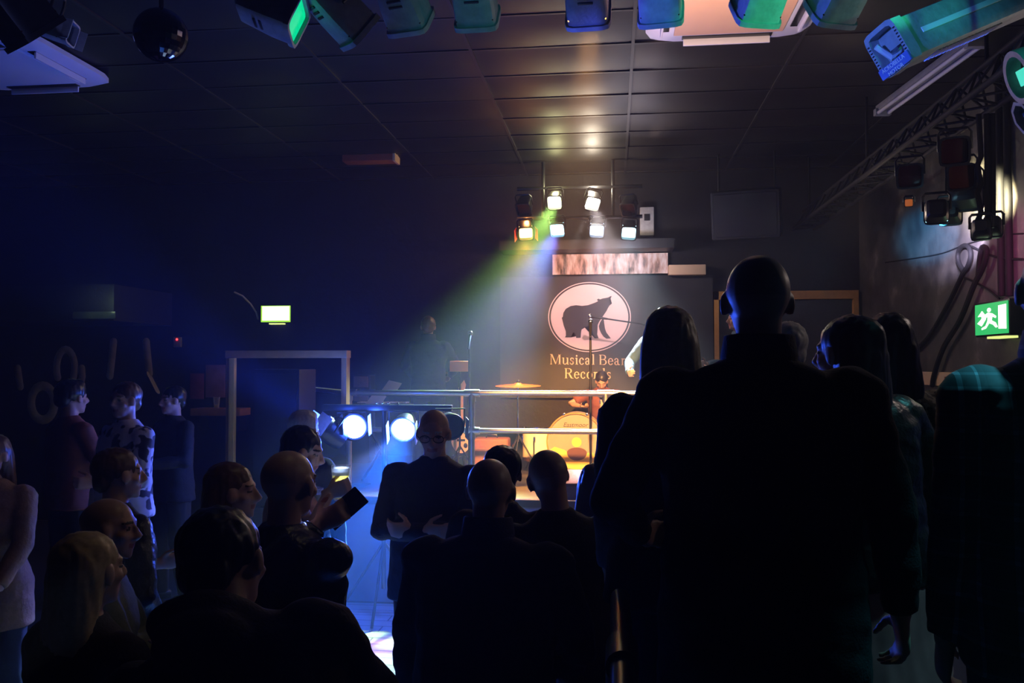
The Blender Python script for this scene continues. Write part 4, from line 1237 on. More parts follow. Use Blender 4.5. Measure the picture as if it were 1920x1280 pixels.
# far one on the back wall
a, b = P(491, 604, 10.42), P(546, 573, 10.42)
t = thing('exit_sign', 'glowing white and green exit sign on the back wall above the timber frame', 'exit sign', ((a.x + b.x) / 2, 10.5, (a.z + b.z) / 2))
w2, h2 = (b.x - a.x) / 2, (b.z - a.z) / 2
bm = new_bm(); rbox(bm, (-w2 - .012, -.10, -h2 - .012), (w2 + .012, 0, h2 + .012), .008); obj('housing', bm, M['black_metal'], t)
bm = new_bm(); rbox(bm, (-w2, -.112, -h2), (w2, -.10, h2), .002); obj('sign_border', bm, emit('dim sign green', (.35, .75, .05), 1.2), t)
bm = new_bm(); rbox(bm, (-w2 + .02, -.118, -h2 + .02), (w2 - .01, -.112, h2 - .008), .002); obj('sign_face', bm, E_SIGN_W2, t)
bm = new_bm(); rbox(bm, (-w2 * .5, -.09, -h2 - .028), (w2 * .5, -.02, -h2 - .012), .003); obj('downlight', bm, E_SIGN_Y, t)
cb = [P(x, y, 10.47) for x, y in ((484, 598), (480, 585), (470, 570), (455, 555), (440, 548))]
bm = new_bm(); tube(bm, cb, .012, 8, True)
tag(obj('sign_cable', bm, M['white_plastic']), 'thin pale cable curling to the far exit sign', 'cable')
# near one on the right wall
def PR(px, py, X):
    q = P(px, py, 1.0); k = X / q.x; return V((X, k, CAM_Z + (q.z - CAM_Z) * k))
XS = XR - .16
a, b = PR(1828, 626, XS), PR(1888, 562, XS)
y0, y1 = b.y, a.y
zc = PR(1858, 597, XS).z; h2 = .5 * abs(PR(1858, 566, XS).z - PR(1858, 625, XS).z)
t = thing('exit_sign', 'green exit sign with a running figure on the patchy side wall', 'exit sign', (XR, (y0 + y1) / 2, zc))
w2 = (y1 - y0) / 2
bm = new_bm(); rbox(bm, (-.15, -w2 - .012, -h2 - .014), (0, w2 + .012, h2 + .014), .008); obj('housing', bm, M['black_metal'], t)
bm = new_bm(); rbox(bm, (-.158, -w2, -h2), (-.15, w2, h2), .002); obj('sign_face', bm, E_SIGN_G, t)
def sgn(poly):
    # u: 0..1 left to right as seen, v 0..1 up
    return [(-(u - .5) * 2 * w2, (v - .5) * 2 * h2) for u, v in poly]
MT = Matrix(((0, 1, 0, -.158), (1, 0, 0, 0), (0, 0, 1, 0), (0, 0, 0, 1)))
def sign_poly(bm, poly):
    vs = [bm.verts.new((-.1595, y, z)) for y, z in sgn(poly)]
    bm.faces.new(vs)
bm = new_bm()
sign_poly(bm, [(.74, .16), (.97, .14), (.97, .90), (.74, .88)])          # door
obj('door_symbol', bm, E_SIGN_W, t, False)
bm = new_bm()
sign_poly(bm, [(.08, .38), (.22, .52), (.22, .60), (.10, .60), (.24, .78), (.36, .60), (.36, .50), (.22, .28)])   # arrow-like leading shape
sign_poly(bm, [(.30, .62), (.42, .70), (.56, .66), (.68, .56), (.66, .50), (.56, .56), (.54, .44), (.66, .36), (.72, .22), (.66, .20), (.58, .30), (.46, .36), (.36, .20), (.22, .16), (.22, .22), (.34, .28), (.40, .42), (.42, .56), (.34, .54)])
sign_poly(bm, [(.46 + .06 * math.cos(i * PI / 8), .78 + .07 * math.sin(i * PI / 8)) for i in range(16)])
obj('figure_symbol', bm, E_SIGN_W, t, False)
bm = new_bm(); rbox(bm, (-.13, -w2 * .6, -h2 - .03), (-.04, w2 * .5, -h2 - .014), .003); obj('downlight', bm, E_SIGN_Y, t)
q = PR(1908, 600, XR)
bm = new_bm(); rbox(bm, (-.05, q.y - .02, q.z - .13), (-.001, q.y + .06, q.z + .13), .004, Matrix.Translation((XR, 0, 0)))
tag(obj('switch_box', bm, M['white_plastic']), 'narrow white box on the side wall beside the green exit sign', 'box')

# ------------------------------------------------------------------ cables and conduits of the right wall
for px, lab in ((1878, 'dark upright conduit above the exit sign, the one nearer the cable loops'), (1893, 'dark upright conduit above the exit sign, the one further from the cable loops')):
    zt = PR(px, 352, XR - .03).z; q = PR(px, 560, XR - .03)
    bm = new_bm(); tube(bm, [V((XR - .03, q.y, q.z + .02)), V((XR - .03, q.y, ZC - .02))], .026, 10)
    tag(obj('conduit', bm, M['rubber']), lab, 'conduit', 'conduits on the side wall')
def wall_cable(pts, r, label, dx=.03):
    ps = [PR(x, y, XR - dx) for x, y in pts]
    # smooth
    out = []
    for i in range(len(ps) - 1):
        p0, p1, p2, p3 = ps[max(0, i - 1)], ps[i], ps[i + 1], ps[min(len(ps) - 1, i + 2)]
        for k in range(6):
            u = k / 6
            out.append(.5 * ((2 * p1) + (p2 - p0) * u + (2 * p0 - 5 * p1 + 4 * p2 - p3) * u * u + (3 * p1 - p0 - 3 * p2 + p3) * u ** 3))
    out.append(ps[-1])
    bm = new_bm(); tube(bm, out, r, 8, True)
    return tag(obj('cable', bm, M['rubber']), label, 'cable', 'cables on the side wall')
wall_cable([(1806, 508), (1797, 490), (1797, 472), (1806, 461), (1816, 463), (1820, 478), (1815, 498), (1806, 512), (1795, 535), (1775, 575), (1742, 630), (1705, 668)], .020, 'thick cable hanging in an open loop and trailing down to the cream board')
wall_cable([(1834, 520), (1838, 480), (1843, 463), (1850, 470), (1846, 492), (1838, 512), (1826, 535), (1800, 600), (1770, 650), (1752, 700), (1748, 722)], .022, 'narrow folded cable loop hanging beside the open loop', .05)
wall_cable([(1660, 492), (1715, 484), (1765, 475), (1808, 459), (1850, 447), (1884, 440), (1918, 438)], .006, 'thin cable sagging along the top of both cable loops', .007)
wall_cable([(1822, 462), (1838, 470), (1856, 478), (1880, 484), (1918, 486)], .009, 'thin cable running from the loops towards the room corner', .015)
wall_cable([(1800, 517), (1830, 530), (1856, 545), (1874, 560)], .008, 'thin pale cable slanting down to the green exit sign', .02)

# ------------------------------------------------------------------ truss and lamp cluster on the right
TXX, TZ = 2.2, 3.72
tr = thing('lighting_truss', 'dark ceiling truss running towards the stage along the side wall', 'truss', (TXX, 7.5, TZ))
for dx_, dz_ in ((-.12, -.10), (.12, -.10), (0, .11)):
    bm = new_bm(); tube(bm, [V((dx_, -2.9, dz_)), V((dx_, 2.7, dz_))], .020, 10); obj('chord', bm, M['matte_black'], tr)
bm = new_bm()
for k in range(18):
    y = -2.85 + k * .31
    for a_, b_ in (((-.12, -.10), (0, .11)), ((.12, -.10), (0, .11)), ((-.12, -.10), (.12, -.10))):
        tube(bm, [V((a_[0], y, a_[1])), V((b_[0], y + .155, b_[1])), V((a_[0], y + .31, a_[1]))], .009, 6)
obj('lattice', bm, M['matte_black'], tr)
for y in (-2.2, 0.2, 2.4):
    bm = new_bm(); tube(bm, [V((0, y, .11)), V((0, y, ZC - TZ - .01))], .012, 8); obj('hanger', bm, M['matte_black'], tr)

CL = {}
def cluster(key, px, py, Y, aim, lens, label, hw=.078, L=.20):
    p = P(px, py, Y); f = (V(aim) - p).normalized()
    flood('spot_lamp', label, frame_m(p, f), lens, hw, L, 'black_metal', group='lamps hanging from the side truss', yoke_h=hw * 1.6)
    CL[key] = (p + f * .07, f)
cluster('a', 1790, 283, 5.25, P(1760, 400, 2.5), M['gel_off'], 'dark lamp with a glowing red lens, highest of the truss lamps')
cluster('b', 1706, 330, 6.0, P(1690, 500, 3.0), M['gel_off'], 'dark lamp with two small red gleams under the truss')
cluster('c', 1803, 332, 5.6, P(1790, 480, 3.0), M['gel_orange_off'], 'dark lamp with a dull orange red lens under the highest truss lamp')
cluster('d', 1704, 380, 6.0, P(1660, 450, 3.4), emit('orange glow lens', (.9, .22, .05), .35), 'small dark box lamp with an orange glow', .026, .12)
cluster('e', 1812, 366, 6.0, wallR(1850, 440), M['gel_off'], 'big black box lamp hanging corner down before the bright wall patch', .10)
cluster('f', 1756, 398, 5.7, wallR(1758, 470), E_CYAN, 'black lamp aimed at the cyan wall patch, the longer of the pair', .07)
cluster('g', 1782, 402, 6.15, wallR(1800, 470), M['gel_off'], 'black lamp tilted beside the one aimed at the cyan wall patch', .07)
cluster('h', 1840, 432, 5.5, wallR(1850, 520), M['gel_off'], 'short black lamp hanging on a thin rod near the conduits', .055, .14)
cluster('i', 1861, 428, 5.6, wallR(1880, 520), M['gel_off'], 'short black lamp beside the one on the thin rod, nearer the conduits', .055, .14)
for px, y0_, y1_, lab in ((1836, 335, 415, 'wavy dark drop cable above the short lamps'), (1851, 350, 420, 'straight dark drop rod above the short lamp'), (1862, 350, 415, 'straight dark drop rod nearest the conduits')):
    a, b = P(px, y0_ - 60, 5.5), P(px, y1_, 5.52)
    pts = [a.lerp(b, k / 8) + V((.012 * math.sin(k * 2.1) if 'wavy' in lab else 0, 0, 0)) for k in range(9)]
    pts[0] = V((pts[0].x, pts[0].y, 3.585))
    bm = new_bm(); tube(bm, pts, .017, 8)
    tag(obj('drop_rod', bm, M['rubber']), lab, 'cable', 'drop rods over the short lamps')

# batten light on the ceiling
a, b = P(1652, 214, 8.0), P(1834, 84, 6.3)
a.z = b.z = ZC - .07
t = thing('tube_light', 'unlit twin tube batten on the ceiling beside the truss', 'ceiling light', mtx=frame_m((a + b) / 2, b - a))
Lh = (b - a).length / 2
bm = new_bm(); rbox(bm, (-.05, -Lh, .0), (.05, Lh, .055), .006); obj('batten', bm, M['can'], t)
for s_ in (-1, 1):
    bm = new_bm(); tube(bm, [V((s_ * .045, -Lh + .03, -.02)), V((s_ * .045, Lh - .03, -.02))], .016, 12, True); obj('tube', bm, M['white_plastic'], t)
    bm = new_bm(); rbox(bm, (-.07, s_ * (Lh - .03) - .03, -.04), (.07, s_ * (Lh - .03) + .03, .02), .005); obj('end_cap', bm, M['can'], t)

# ceiling cassettes
def cassette(xr, yfront, label, grille):
    t = thing('ceiling_cassette', label, 'air conditioner', (xr - .55, yfront - .55, ZC - .06))
    bm = new_bm(); b2 = bmesh.new()
    loft(bm, [sring((0, 0, .02), V((1, 0, 0)), V((0, 1, 0)), .55, .55, 40, 9), sring((0, 0, -.015), V((1, 0, 0)), V((0, 1, 0)), .55, .55, 40, 9), sring((0, 0, -.05), V((1, 0, 0)), V((0, 1, 0)), .49, .49, 40, 9)]); b2.free()
    obj('fascia_frame', bm, M['white_plastic'], t)
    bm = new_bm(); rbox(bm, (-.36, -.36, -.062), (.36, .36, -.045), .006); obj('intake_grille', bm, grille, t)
    for k in range(4):
        R_ = Matrix.Rotation(k * PI / 2, 4, 'Z')
        bm = new_bm(); rbox(bm, (-.30, .395, -.056), (.30, .455, -.046), .003, R_); obj('outlet_slot', bm, M['black_metal'], t)
        bm = new_bm(); rbox(bm, (-.29, .44, -.10), (.29, .455, -.045), .003, R_ ); obj('louvre_flap', bm, M['white_plastic'], t)
    return t
yf = 2.30 * 1600 / (683 - 72)
cassette(P(1512, 72, 6.0).x, 6.02, 'white ceiling cassette with an orange lit centre behind the green lamp box', mat('grille with painted amber light', (.75, .46, .26), .6, noise_s=10, amount=.05))  # amber light on the panel is put into the grille colour
cassette(P(212, 112, 6.4).x, 6.45, 'white ceiling cassette in bluish shade over the seating area', M['white_plastic'])
# small box on the ceiling left of centre
c = P(695, 290, 9.3)
t = thing('ceiling_box', 'brown wooden box fixed under the ceiling left of the lit boards', 'box', (c.x, 9.3, c.z))
bm = new_bm(); rbox(bm, (-.30, -.1, -.09), (.30, .1, .09), .01); obj('casing', bm, M['tolex'], t)
bm = new_bm(); rbox(bm, (.28, -.11, -.10), (.31, .11, .10), .004, Matrix.Translation((0, 0, 0))); obj('end_plate', bm, M['board'], t)
bm = new_bm(); tube(bm, [V((0, 0, .09)), V((0, 0, ZC - c.z - .01))], .02, 8); obj('hanger', bm, M['black_metal'], t)
# black cabinets hung in the dark above the doorway
c = P(1400, 400, 9.6)
t = thing('hanging_speaker', 'dim dark loudspeaker hung high beside the stage lamps', 'loudspeaker', mtx=frame_m((c.x, 9.6, c.z), V((-.25, -1, -.25))))
bm = new_bm(); rbox(bm, (-.36, -.25, -.26), (.36, .2, .26), .02); obj('cabinet', bm, M['vinyl'], t)
bm = new_bm(); rbox(bm, (-.33, .2, -.23), (.33, .212, .23), .01); obj('grille', bm, M['grille'], t)
for s_ in (-1, 1):
    bm = new_bm(); tube(bm, [V((s_ * .3, -.05, .24)), V((s_ * .3, -.15, ZC - c.z + .01))], .012, 8); obj('hanger', bm, M['black_metal'], t)

# ------------------------------------------------------------------ lamp boxes overhead, near the viewer
OH_Y = 3.75
t = thing('overhead_bar', 'black pipe across the ceiling carrying the row of lamp boxes', 'lighting bar', (0, OH_Y, 3.98))
bm = new_bm(); tube(bm, [V((-2.6, 0, 0)), V((2.1, 0, 0))], .024, 12); obj('pipe', bm, M['black_metal'], t)
for x in (-2.3, -.6, .8, 2.0):
    bm = new_bm(); tube(bm, [V((x, 0, 0)), V((x, 0, ZC - 3.98 - .02))], .012, 8); obj('hanger', bm, M['black_metal'], t)
OH = {}
def over(key, px, py, Y, fwd, lens, label, hw=.10, L=.30, roll=0, vents=3, barn=None):
    """px,py: where the lower front edge shows"""
    m = frame_m((0, 0, 0), fwd) @ Matrix.Rotation(math.radians(roll), 4, 'Y')
    off = m @ V((0, .025, -hw))
    p = P(px, py, Y) - off
    m.translation = p
    flood('lamp_box', label, m, lens, hw, L, 'can', group='lamp boxes on the overhead bar', vents=vents, yoke_h=hw * 1.9, barn=barn)
    OH[key] = (p, V(fwd).normalized())
dn = -.62
over('teal', 892, 60, 4.0, (.02, .8, dn), M['gel_off'], 'teal lit lamp box with dark vents, between the dim green box and the amber one')
over('amber', 1102, 57, 4.0, (.05, .8, -.42), E_AMBERLIP, 'dark lamp box with an amber glint along its lower lip')
over('blue', 1238, 52, 4.0, (.10, .8, dn), M['gel_off'], 'blue lit lamp box overlapping the white cassette')
over('green', 1424, 52, 4.0, (-.22, .8, dn), M['gel_off'], 'bright green lamp box hanging over the orange lit cassette')
over('dim', 1568, 53, 4.0, (-.30, .8, dn), M['gel_off'], 'dark green lamp box with a blue side, next to the bright green one')
over('dimleft', 762, 68, 4.0, (.18, .8, dn), M['gel_off'], 'very dim lamp box with a green speckled side beside the teal one')
over('slant', 655, 92, 3.9, (.62, .62, dn), M['gel_off'], 'slanting dark lamp box with green edges beside the green lit one', .095, .36, 12)
# the one whose green lens shows
p = P(552, 36, 3.7); f = V((.93, .1, -.35))
flood('lamp_box', 'dark lamp box showing a bright green lens', frame_m(p, f) @ Matrix.Rotation(math.radians(-14), 4, 'Y'), E_GREEN, .092, .26, 'can', group='lamp boxes on the overhead bar', vents=2, lens_d=.0)

# scanner with the label plate
F_ = P(1664, 93, 3.6); B_ = P(1960, -30, 4.0)
r0 = P(1648, 147, 3.6) - P(1702, 103, 3.6); vd = F_ - V((0, 0, CAM_Z)); f0 = (F_ - B_).normalized()
m = frame_m(F_, f0, right=r0 - vd * (r0.dot(f0) / vd.dot(f0)))
# local: +Y out of the face, X right as seen from behind; the plate is on the -Z side
t = thing('scanner_light', 'long scanner light with a blue lit front plate and white lettering', 'scanner light', mtx=m)
Lb = (F_ - B_).length
hwx, hwz = .088, .10
X, Y, Z = V((1, 0, 0)), V((0, 1, 0)), V((0, 0, 1))
bm = new_bm(); loft(bm, [sring((0, -Lb, 0), X, Z, hwx * .9, hwz * .9, 32, 8), sring((0, -.06, 0), X, Z, hwx * .92, hwz * .92, 32, 8), sring((0, -.055, 0), X, Z, hwx, hwz, 32, 8), sring((0, 0, 0), X, Z, hwx, hwz, 32, 8), sring((0, 0, 0), X, Z, hwx * .78, hwz * .8, 32, 8), sring((0, -.05, 0), X, Z, hwx * .74, hwz * .76, 32, 8)]); obj('housing', bm, M['can'], t)
zs = 1
low = (m.to_3x3() @ Z).z
zs = -1 if low > 0 else 1
bm = new_bm(); rbox(bm, (-hwx * .98, .0, zs * hwz * .95 if zs < 0 else hwz * .52), (hwx * .98, .012, zs * hwz * .52 if zs < 0 else hwz * .95), .003); obj('label_plate', bm, mat('blue label plate', (.10, .14, .40), .4, noise_s=9, amount=.1), t)
sm = mat('scanner mirror', (.6, .62, .7), .08, metal=1, noise_s=9, amount=.05)
bm = new_bm(); rbox(bm, (-.035, -.055, -.035), (.035, -.045, .045), .002, Matrix.Rotation(.5, 4, 'X')); obj('mirror', bm, sm, t)
bm = new_bm(); tube(bm, [V((.04, -.05, -.04)), V((.04, .002, .04))], .012, 8); obj('mirror_arm', bm, M['white_plastic'], t)
right_vec = m.to_3x3() @ X
txt = [('ACROBELLA', .62), ('MOTOR', .87)]
flip = 1 if right_vec.dot(CR @ V((1, 0, 0))) > 0 else -1
for s_, k in txt:
    fc = bpy.data.curves.new('plate_text', 'FONT'); fc.body = s_; fc.size = .024; fc.align_x = 'CENTER'; fc.extrude = .0006
    fo = text_mesh(fc, M['drumwhite']); fo.parent = t
    # text in the plate's plane, reading from outside (looking along -Y)
    R_ = Matrix(((-1, 0, 0), (0, 0, 1), (0, 1, 0))).to_4x4()
    if zs > 0: R_ = R_ @ Matrix.Rotation(PI, 4, 'Z')
    fo.matrix_local = Matrix.Translation((0, .0135, zs * hwz * k + (-.010 if zs < 0 else .010))) @ R_
for s_ in (-1, 1):
    for k in range(9):
        bm = new_bm(); rbox(bm, (s_ * hwx * .88 - .006, .0, -hwz * .6 + k * .014), (s_ * hwx * .88 + .006, .002, -hwz * .6 + k * .014 + .006), .001)
        obj('vent', bm, M['black_metal'], t)
bm = new_bm(); rbox(bm, (-hwx * .96, -Lb * .9, -.012), (-hwx * .88, -.12, .012), .003); obj('side_strip', bm, M['white_plastic'], t)
bm = new_bm(); rbox(bm, (hwx * .88, -Lb * .9, -.012), (hwx * .96, -.12, .012), .003); obj('side_strip', bm, M['white_plastic'], t)
mi = m.inverted()
bm = new_bm()
for k in range(18):
    rbox(bm, (-hwx * .5, -.20 - k * .022, zs * hwz * .93 - .004), (hwx * .5, -.20 - k * .022 + .011, zs * hwz * .93 + .004), .001)
obj('cooling_grille', bm, M['steel'], t)
bm = new_bm(); tp_ = mi @ V((m.translation + (B_ - F_) * .6).to_tuple()); top_ = mi @ (V(((F_ + (B_ - F_) * .6).x, (F_ + (B_ - F_) * .6).y, ZC - .01)))
tube(bm, [tp_, top_], .014, 8); obj('hanger', bm, M['black_metal'], t)

# two round teal scanners at the right edge
def ring_lamp(px, py, Y, fwd, label, r, n, lens):
    p = P(px, py, Y)
    t = thing('scanner_light', label, 'scanner light', mtx=frame_m(p, fwd))
    R4 = Matrix.Rotation(-PI / 2, 4, 'X')
    bm = new_bm(); lathe(bm, [(r * .8, -.40), (r * .95, -.36), (r * .95, -.02), (r, -.02), (r, .02), (r * .78, .02), (r * .74, -.05)], mtx=R4, n=n); obj('housing', bm, M['can'], t, angle=30)
    bm = new_bm(); lathe(bm, [(0, -.03), (r * .74, -.03), (r * .74, -.05)], mtx=R4, n=n); obj('recess', bm, M['black_metal'], t)
    bm = new_bm(); rbox(bm, (-r * .38, -.02, -r * .30), (r * .38, -.012, r * .30), .003, Matrix.Rotation(.4, 4, 'Z')); obj('mirror', bm, lens, t)
    bm = new_bm(); top_ = frame_m(p, fwd).inverted() @ V((p.x, p.y - .0, ZC - .01)); tube(bm, [V((0, -.2, r * .9)), top_ + V((0, -.2, 0))], .014, 8); obj('hanger', bm, M['black_metal'], t)
ring_lamp(1918, 142, 3.15, (-.75, .05, -.25), 'round teal rimmed scanner light at the end of the side truss, upper one', .095, 32, emit('teal lit mirror', (.10, .95, .70), .8))
ring_lamp(1926, 218, 3.6, (-.75, .05, -.35), 'angular teal rimmed scanner light below the round one', .075, 8, M['black_metal'])

# mirror ball and a dark lamp by it
c = P(302, 66, 4.1)
t = thing('mirror_ball', 'dark mirror ball with a few blue and green glints', 'mirror ball', c)
bm = new_bm(); bmesh.ops.create_uvsphere(bm, u_segments=28, v_segments=16, radius=.135); obj('facets', bm, M['mirror'], t, False)
bm = new_bm(); tube(bm, [V((0, 0, .13)), V((0, 0, ZC - c.z - .01))], .012, 8); obj('hanger', bm, M['black_metal'], t)
c = P(62, 60, 3.45)
flood('lamp_box', 'black lamp box silhouetted against the bluish cassette', frame_m(c, V((.3, .5, -.6))), M['gel_off'], .11, .3, 'black_metal', group='lamp boxes over the seating area')
c = P(128, 62, 4.0)
flood('lamp_box', 'small bracketed lamp box with blue lit edges before the bluish cassette', frame_m(c, V((.85, .2, -.25))), M['gel_off'], .055, .22, 'can', group='lamp boxes over the seating area', barn='can')
c = P(-4, 34, 4.35)
flood('lamp_box', 'blue lit lamp box cut off at the corner above the seating area', frame_m(c, V((.5, -.3, -.6))), M['gel_off'], .07, .2, 'can', group='lamp boxes over the seating area')

# ------------------------------------------------------------------ far left side: soffit, mural, shelf
a, b = P(0, 604, 9.4), P(232, 574, 9.4)
bm = new_bm(); box(bm, (XL, 9.2, a.z), (b.x, YB, a.z + .42))
struct('trim_7', bm, M['black_paint'], 'dark boxed ledge on the back wall over the mural', 'ledge')
a, b = P(138, 598, 9.19), P(218, 584, 9.19)
bm = new_bm(); rbox(bm, (a.x, 9.17, a.z), (b.x, 9.2, b.z), .004)
tag(obj('wall_panel', bm, M['glossy_panel']), 'glossy strip on the dark ledge with a greenish reflection', 'panel')
MY = 10.47
def blob(label, pts, close=True, r=.05):
    ps = [P(x, y, MY) for x, y in pts]
    bm = new_bm(); tube(bm, ps, r, 8, True, .22)
    return tag(obj('wall_mural_stroke', bm, M['mural']), label, 'painted stroke', 'painted strokes of the wall mural')
def arch(cx, cy, rx, ry, a0, a1): return [(cx + rx * math.cos(math.radians(a)), cy - ry * math.sin(math.radians(a))) for a in range(a0, a1 + 1, 15)]
blob('painted arch stroke above the man in the dark top', arch(123, 690, 17, 35, -30, 210))
blob('straight painted stroke above the man in the splotched top', [(213, 640), (210, 670), (206, 705)])
blob('straight painted stroke on the far side of the straight one', [(274, 640), (277, 670), (280, 700)])
blob('curved painted stroke falling away under a straight stroke', [(280, 702), (288, 718), (295, 732)])
blob('painted oval ring beside the man in the dark top', arch(80, 755, 22, 32, 0, 360), r=.06)
blob('short painted stroke between two arches', [(33, 690), (36, 712), (38, 725)])
blob('short painted stroke next to the arch', [(153, 690), (154, 706), (152, 716)])
# pale patch of paint
c = P(386, 715, 10.46)
a, b = P(384, 745, 10.47), P(421, 684, 10.47)
bm = new_bm(); rbox(bm, (a.x, 10.485, a.z), (b.x, 10.499, b.z), .002)
tag(obj('poster', bm, mat('dim poster', (.30, .16, .14), .7, noise_s=7, amount=.6)), 'dim notice on the back wall above the small shelf', 'poster', 'notices over the shelf')
a, b = P(355, 748, 10.47), P(381, 700, 10.47)
bm = new_bm(); rbox(bm, (a.x, 10.485, a.z), (b.x, 10.499, b.z), .002)
tag(obj('poster', bm, mat('dim red poster', (.26, .07, .07), .7, noise_s=7, amount=.6)), 'dim reddish notice beside the other notice', 'poster', 'notices over the shelf')
a, b = P(358, 779, 10.2), P(451, 766, 10.2)
t = thing('wall_ledge', 'narrow wooden drinks shelf on the back wall beside the timber frame', 'shelf', ((a.x + b.x) / 2, 10.5, a.z))
w2 = (b.x - a.x) / 2
bm = new_bm(); rbox(bm, (-w2, -.32, 0), (w2, 0, b.z - a.z), .006); obj('shelf_board', bm, M['wood'], t)
for s_ in (-.8, .8):
    bm = new_bm(); box(bm, (s_ * w2 - .015, -.24, -.20), (s_ * w2 + .015, 0, 0)); obj('bracket', bm, M['black_metal'], t)
def pint(name, label, mtx, liquid='beer', fill=.75, foam=True, group=None, h=.15, r0=.031, r1=.044):
    t = thing(name, label, 'glass', mtx=mtx, group=group)
    def rr(z): return r0 + (r1 - r0) * z / h
    bm = new_bm(); lathe(bm, [(r0, 0), (r1, h), (r1 - .0022, h), (r0 - .0022, .006), (0.0005, .006)], n=28, close=True); obj('cup', bm, M['glass'], t)
    if h > .155:
        bm = new_bm(); lathe(bm, [(rr(h * .72) + .0004, h * .72), (rr(h * .93) + .0004, h * .93), (rr(h * .93) - .001, h * .93), (rr(h * .72) - .001, h * .72)], n=28, close=False); obj('print_band', bm, M['print_band'], t)
    bm = new_bm(); lathe(bm, [(rr(.008) - .0035, .008), (rr(h * fill) - .0035, h * fill)], n=24); obj('drink', bm, M[liquid], t)
    if foam:
        bm = new_bm(); lathe(bm, [(rr(h * fill) - .0035, h * fill + .0005), (rr(h * fill + .016) - .0035, h * fill + .016)], n=24); obj('foam', bm, M['foam'], t)
    return t
c = P(406, 757, 10.33)
pint('beer_glass', 'tall pale glass standing on the narrow drinks shelf', Matrix.Translation((c.x, 10.33, b.z)), 'beer', .3, False, h=.14)
# red standby light
c = P(331, 636, 10.45)
t = thing('alarm_box', 'little wall box with a red indicator light', 'wall device', (c.x, 10.5, c.z))
bm = new_bm(); rbox(bm, (-.05, -.04, -.10), (.05, 0, .03), .006); obj('casing', bm, M['can'], t)
bm = new_bm(); ell(bm, (0, -.042, 0), .013); obj('indicator', bm, emit('red indicator', (1, .03, .03), 6), t)
# ------------------------------------------------------------------ the crowd
PLA, FLO, STG, SEAT = PLAT, 0.0, STAGE_Z, .25
G1 = 'people on the viewing platform'; G2 = 'people on the dance floor'; G3 = 'people in the seating area'; G4 = 'performers on the stage'
# platform
person('tall', 'tall bald man in a dark coat seen from behind, standing in front of everyone', 1421, 478, 2.2, PLA, G1, yaw=-3, w=1.22, belly=1.05, arms=(((-.29, .20, 1.03), (-.7, -.8, -.5), ((.4, 1, -.2), (0, 0, 1)), .4), ((.335, .06, .86), (1, -.5, 0))),
       coat='coat_black', hem=.62, hair='bald', hairmat='hair_dark', collar='coat_black', bald_mat='stubble', wr=.008, hyaw=0)
person('blonde', 'woman with straight blonde hair in a dark jacket behind the tall bald man', 1256, 572, 2.78, PLA, G1, yaw=0, fem=True, w=1.04, arms=(((-.20, .10, .88), (-.4, -1, 0)), 'hold'), coat='coat_navy', hem=.80, hair='long', hairmat='hair_blonde', hairlen=.34, legs='denim')
person('greyhead', 'grey haired man half hidden behind the ear of the tall bald man', 1476, 602, 3.8, PLA, G1, yaw=8, coat='coat_navy', hair='short', hairmat='hair_grey', arms=('down', 'down'), legs='denim')
person('leather', 'woman with long dark hair in a black leather jacket and pink skirt', 1592, 588, 2.75, PLA, G1, yaw=28, fem=True, w=1.12, side=-8, hyaw=22, arms=('pocket', ((.25, .12, .97), (1, -.6, 0))), coat='leather', hem=.90, skirt='pink_cloth', skirt_hem=.60, hair='long', hairmat='hair_dark', hairlen=.36, wr=.010)
person('leopard', 'woman with black hair in a leopard print top next to the leather jacket', 1664, 584, 3.25, PLA, G1, yaw=6, fem=True, w=1.12, arms=('down', 'down'), coat='leopard', hem=.86, hair='bob', hairmat='hair_black', hairlen=.22)
person('plaid', 'man in a plaid flannel shirt partly cut off at the edge of the picture', 1995, 443, 2.0, PLA, G1, yaw=-5, w=1.02, belly=1.02, arms=(((-.225, .06, .84), (-.3, -1, 0)), ((.225, .06, .84), (.3, -1, 0))), coat='plaid', hem=.84, hair='bald', hairmat='hair_grey', collar='plaid', legs='denim')
# dance floor, nearest row
person('near', 'man with short dark hair in a grey hooded top leaning over, nearest to the viewer', 412, 948, 1.95, FLO, G2, yaw=8, lean=36, side=-20, w=1.16, hyaw=-18, hpitch=2, arms=(((-.12, .46, .90), (-.6, -.3, -.5)), ((.27, .46, .92), (.6, -.6, .2))), coat='hoodie_grey', hem=.84, hair='short', hairmat='hair_black', hood=True, wr=.009)
person('blonde2', 'woman with long fair hair turned away beside the man in profile', 162, 993, 2.2, FLO, G2, yaw=-18, fem=True, w=1.02, hyaw=-10, arms=('hold', 'hold'), coat='coat_black', hair='long', hairmat='hair_blonde', hairlen=.40)
person('profile', 'balding man in an olive jacket, face turned sideways behind the fair haired woman', 203, 934, 2.75, FLO, G2, yaw=-62, w=1.02, hyaw=-20, lean=6, arms=('folded', ((.12, .30, .96), (1, -.2, -.6), ((-.4, 1, 0), (0, 0, 1)), .6)), coat='shirt_olive', hem=.84, hair='bald', hairmat='hair_dark', bald_mat='stubble')
person('darkjacket', 'man with a short quiff in a black jacket behind the balding man in profile', 219, 838, 3.5, FLO, G2, yaw=-32, w=1.10, hyaw=-22, arms=('hold', 'pocket'), coat='leather', hem=.80, hair='short', hairmat='hair_brown')
person('brunette', 'woman with long brown hair looking sideways, behind the man in the hooded top', 431, 864, 3.2, FLO, G2, yaw=-60, fem=True, hyaw=-22, arms=('down', 'down'), coat='coat_black', hair='long', hairmat='hair_brown', hairlen=.34)
